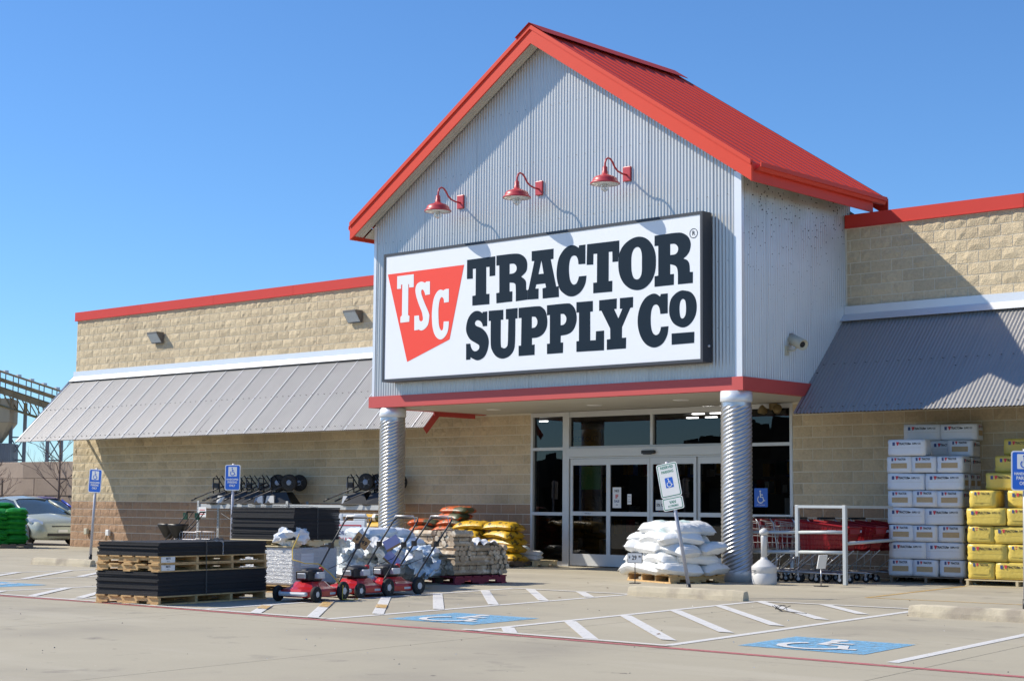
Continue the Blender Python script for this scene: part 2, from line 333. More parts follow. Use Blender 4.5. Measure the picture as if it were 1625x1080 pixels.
def addtext(b, body, size, at, mi=0, M=None, bold=0.0, align='CENTER', sx=1.0):
    vs, fs = textgeo(body, size, bold, align)
    T = Matrix.Translation(at) @ FRONT @ Matrix.Diagonal((sx, 1, 1, 1))
    b.add([(T @ v)[:] for v in vs], fs, mi, False, M)
def strip2d(pts, w):
    """flat thick line as quads in 2-D"""
    P = [Vector((p[0], p[1])) for p in pts]; L = []; R = []
    for i, p in enumerate(P):
        d = P[min(i+1, len(P)-1)]-P[max(i-1, 0)]; d.normalize(); nrm = Vector((-d.y, d.x))*w/2
        L.append(p+nrm); R.append(p-nrm)
    return L, R
def wheelchair(mapf, b, mi, s=1.0):
    """access symbol in a 1 x 1 box centred on 0,0; mapf(x, y, layer)"""
    def st(pts, w, k):
        L, R = strip2d([(x*s, y*s) for x, y in pts], w*s); n = len(L)
        b.add([mapf(p.x, p.y, k) for p in L]+[mapf(p.x, p.y, k) for p in R], [(n+i, n+i+1, i+1, i) for i in range(n-1)], mi)
    b.add([mapf((-.06+.08*cos(2*pi*k/12))*s, (.41+.08*sin(2*pi*k/12))*s, 0) for k in range(12)], [tuple(range(12))], mi)
    st([(-.05, .31), (-.03, -.03), (.17, -.03), (.27, -.30), (.38, -.27)], .095, 1)
    st([(-.045, .15), (.18, .15)], .075, 2)
    st([(-.02+.27*cos(a), -.20+.27*sin(a)) for a in [RAD(125+15.5*k) for k in range(15)]], .085, 3)

# ------------------------------------------------------------------ ground and markings
gb = B(); gb.poly([(-1500,-1500,-.022),(1500,-1500,-.022),(1500,1500,-.022),(-1500,1500,-.022)])
ground = tag(gb.build('ground', 'lot'), 'flat pale concrete ground reaching to the horizon', kind='structure')
lot = tag(B().poly([(-60,-30,-.016),(25,-30,-.016),(25,2,-.016),(-60,2,-.016)]).build('parking_lot', 'darkwood'), 'warm grey concrete parking lot cast in large slabs with thin joints', kind='structure')
def jx(x0, y): return x0-.16*(y+14.24)
YB = [(-30.0, -21.6), (-21.6, -14.75), (-14.75, -7.1), (-7.1, 0.3)]
for (ya, yb) in YB:
    for k in range(-11, 4):
        xa, xb = 4.94+4.24*k, 4.94+4.24*(k+1); g = .005; bb = B()
        q = [(jx(xa, ya)+g, ya+g), (jx(xb, ya)-g, ya+g), (jx(xb, yb)-g, yb-g), (jx(xa, yb)+g, yb-g)]
        bb.add([(x, y, -.014) for x, y in q]+[(x, y, 0) for x, y in q], [(4,5,6,7),(0,1,5,4),(1,2,6,5),(2,3,7,6),(3,0,4,7)])
        bb.build('concrete_slab', 'lot', lot)
def seg(b, a, c, w, z, mi=0, taper=None):
    a = Vector(a); c = Vector(c); d = (c-a).normalized(); n = Vector((-d.y, d.x))*w/2
    n2 = n
    if taper == 'x': n = n2 = Vector((w*.72, 0))        # ends cut parallel to the building
    b.add([(*(a-n), z), (*(a+n), z), (*(c+n2), z), (*(c-n2), z)], [(0,3,2,1)] if (a-n-a).cross(c-a) > 0 else [(0,1,2,3)], mi)
def line(name, a, c, w=.10, z=.004, m='pwhite', taper=None, label=None):
    b = B(); seg(b, a, c, w, z, 0, taper); o = b.build(name, m, lot)
    if label: o['label'] = label
    return o
def lx(x0, y): return x0-.168*(y+14.13)
for x0 in (2.32, 4.40, 6.68, 8.82): line('stall_line', (lx(x0, -14.13), -14.10), (lx(x0, -7.74), -7.74))
for x0 in (.22, -2.4, -4.52, -7.0, -9.1): line('stall_line', (lx(x0, -14.10), -14.06), (lx(x0, -7.80), -7.80))
for xa, xb in ((-.92, 1.24), (3.34, 5.55), (-5.6, -3.5), (-10.2, -8.2)): line('stall_line', (xa, -7.76), (xb, -7.70), .10, .008)
for xl, cs in ((.22, [-7.35-.93*k for k in range(9)]), (4.40, [-9.22+.96*k for k in range(-1, 8)]), (-4.52, [-17.3+.93*k for k in range(-3, 6)]), (-9.1, [-20.0+.93*k for k in range(-2, 6)])):
    xr = xl+2.10
    for c0_ in cs:                                       # 45 degree stripes clipped to their hatched bay
        a = c = None
        for i in range(500):
            xx = xl-1.6+i*.012; yy = c0_-xx
            if lx(xl, yy)+.05 < xx < lx(xr, yy)-.05 and -14.08 < yy < -7.80:
                a = a or (xx, yy); c = (xx, yy)
        if a and (Vector(a)-Vector(c)).length > .25: line('hatch_stripe', a, c, .125, .008, taper='x')
RP = [(-14, -14.40), (-3.58, -14.30), (-1.56, -14.19), (2.37, -14.22), (4.97, -14.25), (8.84, -14.36), (16, -14.55)]
for a, c in zip(RP, RP[1:]): line('fire_lane_line', a, c, .115, .004, 'pred')
for a, c in (((-14,-14.28), (-3.58,-14.18)), ((-3.58,-14.18), (2.3,-14.09)), ((4.3,-14.13), (6.75,-14.18))): line('fire_lane_border', a, c, .07, .012)
for a, c in (((3.76,-5.84), (3.0,-1.6)), ((3.76,-5.84), (6.6,-5.72))): line('yellow_line', a, c, .08, .004, 'pyel')
for a, c in (((.05,-12.05), (.85,-12.85)), ((.25,-13.18), (.65,-13.58)), ((.95,-12.02), (1.4,-12.47))): line('faded_yellow_patch', a, c, .125, .016, 'pyel', 'x')
for (cx, cy) in ((3.16, -12.95), (7.58, -13.03), (-6.15, -12.95)):
    b = B(); sh = lambda x, y: (cx+x-.17*y, cy+y)
    b.add([(*sh(-.60,-.62), .004), (*sh(.62,-.62), .004), (*sh(.62,.62), .004), (*sh(-.60,.62), .004)], [(0,1,2,3)])
    e = b.build('accessible_stall_emblem', 'pblue', lot)
    b = B(); wheelchair(lambda x, y, k: (*sh(x, y), .008+.001*k), b, 0, 1.1); b.build('wheelchair_symbol', 'pwhite', e)
b = B()
for k in range(4):
    a0 = rnd.random()*6; b.tube([(4.66+.09*cos(a0+i*.6)+.01*i, -9.30+.07*sin(a0+i*.6), .010+.06*abs(sin(i*.6+k))) for i in range(6)], .004, 4)
b.tube([(4.7,-9.33,.01), (4.95,-9.46,.012), (5.15,-9.50,.01)], .004, 4)
tag(b.build('loose_wire', 'ink'), 'thin black wire tangle lying on the striped concrete', 'wire')

b = B(); rp = random.Random(31)                          # grit scattered on the lot
for k in range(170):
    x, y = rp.uniform(-8, 13), rp.uniform(-21, -8.5); s = rp.uniform(.005, .011); a = rp.uniform(0, 3)
    b.add([(x+s*cos(a), y+s*sin(a), 0), (x+s*cos(a+2.1), y+s*sin(a+2.1), 0), (x+s*cos(a+4.2), y+s*sin(a+4.2), 0), (x, y, s*.9)], [(0,1,3), (1,2,3), (2,0,3)], k % 3)
tag(b.build('gravel', ['white', 'conc', 'wpgrey']), 'scattered grit and small pebbles on the concrete', kind='stuff')
b = B()
for k in range(14):                                     # dry leaves and bits blown against the lines
    x, y = rp.uniform(-3, 9), rp.uniform(-14.2, -5.5); s = rp.uniform(.015, .03); a = rp.uniform(0, 3)
    b.add([(x+s*cos(a), y+s*sin(a), .014), (x-s*.5*sin(a), y+s*.5*cos(a), .022), (x-s*cos(a), y-s*sin(a), .014), (x+s*.5*sin(a), y-s*.5*cos(a), .010)], [(0,1,2,3)])
tag(b.build('litter', 'darkwood'), 'dry brown leaf bits blown across the lot', kind='stuff')

# ------------------------------------------------------------------ the store
store = thing('store_building', 'long tan block store with a red-roofed gable entrance and metal awnings', 'store')
CH, CW = .2032, .4064
XL, XE = -24.05, 12.0
SFX0, SFX1, CZ = -7.42, -1.13, 3.07
wb = B(); D0 = .0
wb.box((XL, 0, 0), (SFX0, .25, 6.12)); wb.box((SFX1, 0, 0), (XE, .25, 6.12)); wb.box((SFX0, 0, CZ+.02), (SFX1, .25, 6.12))
wb.box((XL, .25, 0), (XL+.25, 30, 6.12)); wb.box((XE-.25, .25, 0), (XE, 30, 6.12)); wb.box((XL, 30, 0), (XE, 30.25, 6.12))
wall = wb.build('block_wall', 'mortar', store)
B().box((XL+.25, .25, 5.6), (XE-.25, 30, 5.75)).build('roof_deck', 'conc', store)
def blockgeo(w, seed, h=.189):
    """split-faced block: back at y=0, rough face towards -y, origin at its lower left corner"""
    r = random.Random(seed); nu, nv = 4, 2
    V = []; F = []
    for j in range(nv+1):
        for i in range(nu+1):
            e = i in (0, nu) or j in (0, nv)
            V.append((w*i/nu+(0 if i in (0, nu) else r.uniform(-.018, .018)), -(.003+r.uniform(0, .004) if e else .006+r.uniform(0, .020)), h*j/nv+(0 if j in (0, nv) else r.uniform(-.02, .02))))
    for j in range(nv):
        for i in range(nu):
            a = j*(nu+1)+i; q = (a, a+1, a+nu+2, a+nu+1)
            F += [(q[0], q[1], q[2]), (q[0], q[2], q[3])] if r.random() < .5 else [(q[0], q[1], q[3]), (q[1], q[2], q[3])]
    n = nu+1; ring = [i for i in range(nu+1)]+[j*n+nu for j in range(1, nv+1)]+[nv*n+i for i in range(nu-1, -1, -1)]+[j*n for j in range(nv-1, 0, -1)]
    k = len(V); V += [(V[i][0], .004, V[i][2]) for i in ring]; m = len(ring)
    for i in range(m): F.append((ring[(i+1) % m], ring[i], k+i, k+(i+1) % m))
    return V, F
VAR = [blockgeo(CW-.014, 100+i) for i in range(14)]
bmesh_ = {}
for i in range(14):
    for mm in ('block', 'blockbrown'):
        bq = B(); bq.add(*VAR[i]); bmesh_[(i, mm)] = bq.mesh('block', mm)
cand = []; stuffB = {'block': B(), 'blockbrown': B()}
for k in range(31):
    z = k*CH+.007; off = .104 if k % 2 == 0 else .104+CW/2
    i0 = int((XL-off)/CW)-1
    x = off+i0*CW
    while x < 9.5:
        xa, xb = max(x, XL+.004), min(x+CW-.014, 9.5); x += CW
        if xb-xa < .03: continue
        h = .189
        if z+h > 6.115: h = 6.112-z
        if h < .01: continue
        segs = [(xa, xb)]
        if z+h*.5 < CZ: 
            segs = [(a, c) for a, c in ((xa, min(xb, SFX0-.004)), (max(xa, SFX1+.004), xb)) if c-a > .03]
        else:
            segs = [(a, c) for a, c in ((xa, min(xb, -8.74)), (max(xa, .03), xb)) if c-a > .03]
        for a, c in segs:
            zc = z+h/2
            if 3.25 < zc < 4.45 and not (SFX0 < a < SFX1): continue
            mm = 'blockbrown' if k < 6 else 'block'
            full = abs((c-a)-(CW-.014)) < .002 and h > .185
            seen = a < 3.6 and not (1.25 < a and zc < 2.5) and not (-1.2 < a and zc < .9) and not (-17.5 < a < -7.8 and zc < .9) and not (-8.9 < a and a < 0 and zc > CZ)
            dist = (Vector((a, 0, zc))-CAM).length
            cand.append((0 if (full and seen) else 1, dist, a, c, z, h, mm))
cand.sort(); ind = 0
for fl, dist, a, c, z, h, mm in cand:
    v = rnd.randrange(14)
    if fl == 0 and ind < 300:
        link('block', bmesh_[(v, mm)], wall, (a, -.001, z)); ind += 1
    else:
        V, F = VAR[v]; sx = (c-a)/(CW-.014); sz = h/.189
        stuffB[mm].add([(a+p[0]*sx, p[1]-.001, z+p[2]*sz) for p in V], F)
tag(stuffB['block'].build('farther_blocks', 'block', wall), 'tan split-faced blocks farther along the wall', kind='stuff')
tag(stuffB['blockbrown'].build('farther_base_blocks', 'blockbrown', wall), 'brown split-faced base blocks farther along the wall', kind='stuff')
# coping: red panels with a seam at every joint
def coping(x0, x1, step):
    x = x0
    while x < x1-.01:
        e = min(x+step, x1)
        b = B(); b.prism([(x+.002, 6.125), (e-.004, 6.125), (e-.004, 6.345), (x+.002, 6.345)], (-.055, .30)); b.prism([(x+.002, 6.108), (e-.004, 6.108), (e-.004, 6.123), (x+.002, 6.123)], (-.066, .02))
        b.build('coping_panel', 'cap', store); x = e
coping(XL-.06, -8.74, 3.05); coping(.02, 9.5, 3.35)
# ---- corrugated sheet panels
PIT_C = .0678
def corr(name, m, parent, L, fn, lo, hi, cover=10, seg=6, amp=.0082, seam=0):
    """panels along 0..L; fn(u, t, d) -> point, with t running lo(u)..hi(u) and d the wave height"""
    w = PIT_C*cover; n = math.ceil(L/w); out = []
    for k in range(n):
        a = k*w; e = min(L, a+w+.03); ns = max(2, int(round((e-a)/PIT_C*seg))); b = B(); lift = .0035*(k % 2)+.001
        V = []
        for i in range(ns+1):
            u = a+(e-a)*i/ns; d = amp*sin(2*pi*u/PIT_C)+lift
            V += [fn(u, lo(u), d), fn(u, hi(u), d)]
        b.add(V, [(2*i, 2*i+2, 2*i+3, 2*i+1) for i in range(ns)], 0, True)
        if seam:                                        # paler lap strip: the glint along each sheet edge put into colour
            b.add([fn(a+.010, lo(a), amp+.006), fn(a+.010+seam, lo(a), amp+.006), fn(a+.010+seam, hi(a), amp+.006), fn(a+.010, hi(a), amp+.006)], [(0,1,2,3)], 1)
        out.append(b.build(name, [m, 'galvtrim'], parent))
    return out
PY = -3.23; PW = 8.72; RX = -4.31; SL = .655; RTOP = 9.80
def roofz(x): return RTOP-SL*abs(x-RX)
# awnings (top 4.55 at the wall, drip edge 2.755 at 1.76 m out)
AY, AZ0, AZ1 = -1.76, 4.56, 2.755
an = Vector((0, AZ1-AZ0, -AY)).normalized()
def awn(x0): return lambda u, t, d: (x0+u, -.02+(AY+.02)*t+an.y*d, AZ0+(AZ1-AZ0)*t+an.z*d)
def awning(x0, x1, lap):
    root = B().prism([(x0, AZ0+.005), (x1, AZ0+.005), (x1, AZ0+.16), (x0, AZ0+.16)], (-.075, .0)).build('awning_flashing', 'galvtrim', store)
    b = B(); b.add([(x0, -.075, AZ0+.02), (x1, -.075, AZ0+.02), (x1, -.215, AZ0-.115), (x0, -.215, AZ0-.115)], [(0,3,2,1)]); b.build('awning_flashing_lip', 'galvtrim', root)
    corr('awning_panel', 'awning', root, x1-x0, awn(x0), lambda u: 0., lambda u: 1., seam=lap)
    b = B(); x = x0+.06
    while x < x1:
        b.box((x-.03, -1.06, 3.42), (x+.03, 0, 3.49)); b.tube([(x, -.03, 4.48), (x, AY+.03, 2.76)], .025, 4); x += 2.55
    for t in (.12, .5, .96):
        y = -.02+(AY+.02)*t; z = AZ0+(AZ1-AZ0)*t; b.box((x0, y-.02, z-.075), (x1, y+.02, z-.03))
    b.build('awning_frame', 'darksteel', root)
    b = B(); f = awn(x0)
    for tt in (.05, .52, .95):
        u = .1
        while u < x1-x0:
            p = Vector(f(u, tt, .009)); b.box(p-Vector((.010, .010, .004)), p+Vector((.010, .010, .008))); u += PIT_C*3
    tag(b.build('screw_heads', 'wpgrey', root), kind='stuff')
    return root
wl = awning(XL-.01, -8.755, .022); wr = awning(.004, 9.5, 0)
b = B(); b.add([(-8.745, -.05, 4.5), (-8.745, -.05, 4.3), (-8.745, -1.70, 2.62), (-8.745, -1.80, 2.73)], [(0,1,2,3)]); b.add([(-8.744, -.05, 4.5), (-8.744, -.05, 4.3), (-8.744, -1.70, 2.62), (-8.744, -1.80, 2.73)], [(3,2,1,0)])
b.box((-8.76, -1.50, 2.985), (-8.72, -.30, 3.064)); b.build('red_end_flashing', 'bandred', store)
B().add([(XL-.012, -.02, AZ0+.10), (XL-.012, AY-.01, AZ1+.01), (XL-.012, AY-.01, AZ1-.05), (XL-.012, -.02, AZ0)], [(0,1,2,3)]).add([(XL-.012, -.02, AZ0+.02), (XL-.012, AY-.01, AZ1+.015), (XL+.045, AY-.01, AZ1+.015), (XL+.045, -.02, AZ0+.02)], [(0,1,2,3)]).build('awning_end_trim', 'galvtrim', wl)
# ---- gable
gz = lambda u: roofz(-PW+u)-.14
corr('gable_panel', 'galv', store, PW-.13, lambda u, t, d: (-PW+u, PY-d, t), lambda u: 3.27, gz)
corr('side_panel', 'dgalv', store, 3.33, lambda u, t, d: (d, PY+.06+u, t), lambda u: 3.27, lambda u: 6.62)
corr('side_panel', 'dgalv', store, 3.33, lambda u, t, d: (-PW-d, PY+.06+u, t), lambda u: 3.27, lambda u: 6.70)
B().box((-.13, PY-.014, 3.287), (.012, PY+.05, 6.66)).build('corner_trim', 'galvtrim', store); B().box((-PW-.012, PY-.014, 3.287), (-PW+.06, PY+.07, 6.66)).build('corner_trim', 'galvtrim', store)
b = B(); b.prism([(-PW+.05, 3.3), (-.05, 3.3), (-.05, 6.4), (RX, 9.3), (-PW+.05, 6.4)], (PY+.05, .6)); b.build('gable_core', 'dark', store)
b = B()
for z in (4.1, 5.2, 6.3, 7.4, 8.4):
    u = .12
    while u < PW-.15:
        if z < gz(u)-.1: b.box((-PW+u-.006, PY-.015, z-.006), (-PW+u+.006, PY-.009, z+.006))
        u += PIT_C*3
tag(b.build('screw_heads', 'wpgrey', store), kind='stuff')
# red band and canopy soffit
b = B(); b.box((-PW-.055, PY-.055, 3.066), (.052, PY+.10, 3.285)); b.box((-.10, PY+.10, 3.066), (.052, -.004, 3.285)); b.box((-PW-.055, PY+.10, 3.066), (-PW+.10, -.07, 3.285)); b.build('red_band', 'bandred', store)
B().box((-PW+.10, PY+.10, 3.078), (-.10, -.02, 3.26)).build('canopy_soffit', 'soffit', store)
for x, y in ((-4.61, -1.38), (-2.39, -1.65), (-7.18, -1.4)):
    b = B(); b.lathe([(.0, 3.066), (.13, 3.066), (.15, 3.076), (.15, 3.09), (0., 3.09)], 16); b2 = b.build('recessed_light', 'white', store, (x, y, 0))
# roof
E0, E1 = -9.06, .45; YF, YK = -3.58, .72
def roofpan(x0, x1, sgn):
    n = Vector((sgn*SL, 0, 1)).normalized(); L = YK-YF; rp = .305; per = 3; k = 0; y = YF
    while y < YK-.02:
        e = min(y+rp*per, YK); b = B(); V = []
        prof = []
        q = y
        while q < e-.02:
            prof += [(q, 0), (q+.235, 0), (q+.252, .015), (q+.288, .015), (min(q+.305, e), 0)]; q += rp
        prof = [(min(p, e), d) for p, d in prof]
        for yy, d in prof:
            d += .002*(k % 2); V += [(x0+n.x*d, yy, roofz(x0)+n.z*d), (x1+n.x*d, yy, roofz(x1)+n.z*d)]
        m = len(prof); b.add(V, [(2*i, 2*i+1, 2*i+3, 2*i+2) if sgn < 0 else (2*i, 2*i+2, 2*i+3, 2*i+1) for i in range(m-1)])
        b.build('roof_panel', 'red', store); y = e; k += 1
roofpan(RX, E1, 1); roofpan(RX, E0, -1)
def rake(y0, y1, top, dep, m, name):
    b = B()
    for xa, xb in ((E0, RX), (RX, E1)):
        za, zb = roofz(xa)+top, roofz(xb)+top
        b.prism([(xa, za-dep), (xb, zb-dep), (xb, zb), (xa, za)], (y0, y1))
    return b.build(name, m, store)
rake(YF-.02, YF+.01, .0, .30, 'red', 'rake_board'); rake(YF-.045, YF+.03, .045, .085, 'red', 'rake_trim'); rake(YK-.02, YK+.01, .0, .30, 'red', 'rake_board')
b = B(); n = 40                                                  # ribbed underside of the overhang
for xa, xb in ((E0, RX), (RX, E1)):
    V = []; yy = YF+.012; i = 0
    while yy < PY+.001:
        V += [(xa, yy, roofz(xa)-.235+.010*(i % 2)), (xb, yy, roofz(xb)-.235+.010*(i % 2))]; yy += .034; i += 1
    b.add(V, [(2*j, 2*j+1, 2*j+3, 2*j+2) for j in range(len(V)//2-1)])
b.build('overhang_soffit', 'soffit', store)
for xs, sg in ((E1, 1), (E0, -1)):
    z = roofz(xs); xo = xs+sg*.012; xg = xs+sg*.125
    b = B(); b.box((min(xs-sg*.02, xo), YF-.015, z-.30), (max(xs-sg*.02, xo), YK-.55, z-.005)); b.build('eave_fascia', 'bandred' if 0 else 'red', store)
    prof = [(xo+sg*.002, z-.135), (xo+sg*.075, z-.135), (xo+sg*.10, z-.085), (xo+sg*.125, z-.075), (xo+sg*.125, z-.005), (xo+sg*.11, z-.005), (xo+sg*.11, z-.06), (xo+sg*.012, z-.115), (xo+sg*.002, z-.115)]
    if sg < 0: prof = prof[::-1]
    b = B(); b.prism(prof, (YF+.06, YK-.26)); b.build('gutter', 'red', store)
    xi = -.0 if sg > 0 else -PW
    b = B(); zi = roofz(xi)-.237; xe = xs-sg*.022; ze = roofz(xe)-.237; b.add([(xi, PY, zi), (xe, PY, ze), (xe, YK-.56, ze), (xi, YK-.56, zi)], [(0,1,2,3)]); b.build('eave_soffit', 'soffit', store)
b = B()
for sg in (-1, 1):
    b.add([(RX, YF-.07, RTOP+.075), (RX, YK+.03, RTOP+.075), (RX+sg*.34, YK+.03, RTOP+.075-.34*SL), (RX+sg*.34, YF-.07, RTOP+.075-.34*SL)], [(0,1,2,3) if sg < 0 else (0,3,2,1)])
    b.add([(RX, YF-.07, RTOP+.066), (RX, YK+.03, RTOP+.066), (RX+sg*.34, YK+.03, RTOP+.066-.34*SL), (RX+sg*.34, YF-.07, RTOP+.066-.34*SL)], [(0,3,2,1) if sg < 0 else (0,1,2,3)])
b.build('ridge_cap', 'red', store)
# ---- columns of spiral culvert pipe
def column(cx, cy):
    b = B(); R0 = .245; H = 2.93; nu, nv = 72, 300; st = 10
    def f(u, v):
        z = .12+(H-.12)*v; a = 2*pi*u; ph = (z*pi*2/.0665-a*st)
        fade = min(1, max(0, (z-.22+.10*sin(a+2.1))/.02), max(0, (H-.10-z)/.05)); fade = max(0., min(1., fade))
        r = R0+sin(ph)*.0112*fade
        return (r*cos(a), r*sin(a), z)
    b.grid(f, nu, nv); o = b.build('column_pipe', 'pipe', store, (cx, cy, 0))
    B().lathe([(.248, .004), (.252, .15), (.246, .18)], 40).build('collar', 'galvtrim', o); B().lathe([(.250, 2.88), (.262, 2.90), (.262, 3.062)], 40).build('collar', 'galvtrim', o)
    return o
column(-.22, -3.08); column(-8.36, -3.02)
# ---- storefront
fr = B(); Y0, Y1 = -.012, .10
def fbar(x0, x1, z0, z1, y0=Y0, y1=Y1): fr.box((x0, y0, z0), (x1, y1, z1))
XM = [SFX0, SFX0+.065, -6.56, -6.37]
fbar(SFX0, SFX0+.06, 0, CZ); fbar(SFX1-.06, SFX1, 0, CZ); fbar(-6.55, -6.385, 0, CZ, -.02); fbar(-2.36, -2.20, 0, CZ, -.02)
fbar(SFX0+.06, -6.55, 2.985, CZ, -.008); fbar(-6.385, -2.36, 2.96, CZ, -.008); fbar(-2.20, SFX1-.06, 2.985, CZ, -.008)
for xa, xb in ((SFX0+.06, -6.55), (-2.20, SFX1-.06)):
    fbar(xa, xb, 2.305, 2.365, -.008); fbar(xa, xb, 1.00, 1.065, -.008); fbar(xa, xb, 0, .09, -.008)
fbar(-6.385, -2.36, 2.335, 2.375, -.006); fbar(-4.345, -4.285, 2.375, 2.96, -.010)
fr.box((-6.385, -.075, 2.165), (-2.36, .05, 2.332))
fr.box((-6.385, -.02, 2.13), (-2.36, .0, 2.162))
frame = fr.build('storefront_frame', 'alu', store)
b = B()
for (xa, xb, za, zb) in ((SFX0+.06, -6.55, 2.365, 2.985), (SFX0+.06, -6.55, 1.065, 2.305), (SFX0+.06, -6.55, .09, 1.0), (-2.2, SFX1-.06, 2.365, 2.985), (-2.2, SFX1-.06, 1.065, 2.305), (-2.2, SFX1-.06, .09, 1.0), (-6.385, -4.345, 2.375, 2.96), (-4.285, -2.36, 2.375, 2.96)):
    B().add([(xa, .05, za), (xb, .05, za), (xb, .05, zb), (xa, .05, zb)], [(0,1,2,3)]).build('window_pane', 'glass', store)
for i, (xa, xb, yo) in enumerate(((-6.36, -5.375, .0), (-5.37, -4.335, -.035), (-4.325, -3.24, -.035), (-3.235, -2.385, .0))):
    b = B(); s = .06
    b.box((xa, yo, .02), (xa+s, yo+.04, 2.125)); b.box((xb-s, yo, .02), (xb, yo+.04, 2.125))
    b.box((xa+s, yo, .02), (xb-s, yo+.04, .25)); b.box((xa+s, yo, 1.005), (xb-s, yo+.04, 1.085)); b.box((xa+s, yo, 2.0), (xb-s, yo+.04, 2.125))
    d = b.build('sliding_door', 'alu', store)
    for za, zb in ((.25, 1.005), (1.085, 2.0)): B().add([(xa+s, yo+.02, za), (xb-s, yo+.02, za), (xb-s, yo+.02, zb), (xa+s, yo+.02, zb)], [(0,1,2,3)]).build('door_glass', 'glass', d)
b = B(); b.box((-.16, -.05, -.035), (.16, .0, .03), 0, None, .012); b.box((-.10, -.06, -.05), (.10, -.045, -.01)); b.build('door_sensor', 'black', store, (-4.32, -.078, 2.235))
def decal(name, x, z, w, h, y, m, texts, label=None):
    b = B(); b.box((x-w/2, y-.003, z-h/2), (x+w/2, y, z+h/2), 0)
    for (tx, size, dz, mi, bold) in texts: addtext(b, tx, size, (x, y-.005, z+dz), mi, None, bold)
    o = b.build(name, [m, 'ink', 'redink', 'blueink', 'white'], store)
    if label: o['label'] = label
    return o
decal('door_notice', -5.15, 1.36, .21, .40, -.02, 'white', [('NO', .07, .13, 1, .002), ('IF', .10, .02, 2, .004), ('SALE', .06, -.07, 3, .002), ('24', .05, -.14, 3, 0)], 'white door notice with red and blue print')
decal('door_notice', -4.84, 1.33, .10, .20, -.02, 'white', [('PUSH', .03, .05, 1, 0), ('TO', .03, 0, 1, 0), ('OPEN', .03, -.05, 1, 0)], 'small white door notice')
decal('door_notice', -4.06, 1.22, .28, .20, -.02, 'white', [('5% OFF', .075, 0, 1, .002)], 'white door notice beside the closing edge')
decal('door_emblem', -5.9, 1.045, .22, .045, -.003, 'hubgrey', [('EMERGENCY', .03, 0, 1, 0)])
b = B(); b.box((-1.99, .040, 1.20), (-1.70, .044, 1.54), 0); wheelchair(lambda x, y, k: (-1.845+x, .038-.0006*k, 1.385+y), b, 1, .24); addtext(b, 'ACCESSIBLE', .035, (-1.845, .037, 1.235), 1)
b.build('access_sticker', ['signblue', 'white'], store)['label'] = 'blue wheelchair access sticker on the glass'
# dim interior behind the glass
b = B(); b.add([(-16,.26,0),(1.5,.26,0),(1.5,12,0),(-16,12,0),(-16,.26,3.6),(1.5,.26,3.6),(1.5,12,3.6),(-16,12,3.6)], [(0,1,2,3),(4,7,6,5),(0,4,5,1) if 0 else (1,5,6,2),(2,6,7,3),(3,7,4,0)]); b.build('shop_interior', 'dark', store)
for (x, y) in ((-13.6, 7.2), (-15.0, 9.0), (-7.4, 6.2), (-6.9, 6.2), (-8.2, 7.2), (-7.7, 7.2), (-9.3, 8.4), (-8.75, 8.4), (-10.5, 9.8), (-9.9, 9.8)):
    b = B(); b.box((-.16, -.05, 0), (.16, .05, .03)); b.build('ceiling_tube', 'tube', store, (x, y, 3.5))
b = B(); b.box((-7.9, 1.6, 2.42), (-6.9, 1.63, 2.80)); addtext(b, 'CHECKOUT', .16, (-7.4, 1.595, 2.6), 1); b.build('hanging_sign_board', ['intyellow', 'ink'], store)
b = B(); b.box((-6.12, .055, 1.52), (-5.62, .06, 1.98)); b.build('green_poster', 'intgreen', store)
b = B()
for x in (-6.2, -4.9, -2.6): b.box((x-.5, 3.4, 0), (x+.5, 4.0, 1.5+.1*sin(x)))
b.build('shop_shelf', 'wpgrey', store)
b = B(); rs = random.Random(77)
for x in (-8.6, -7.2, -6.2, -4.9, -3.6, -2.4):
    for k in range(26):
        s = rs.uniform(.08, .22); xx = x+rs.uniform(-.6, .6); z = rs.choice((.15, .6, 1.05, 1.5, 1.9)); y = rs.uniform(3.0, 6.5)
        b.box((xx, y, z), (xx+s, y+.2, z+rs.uniform(.15, .34)), k % 6)
tag(b.build('shelf_goods', ['white', 'intyellow', 'redink', 'signblue', 'card', 'green'], store), kind='stuff')

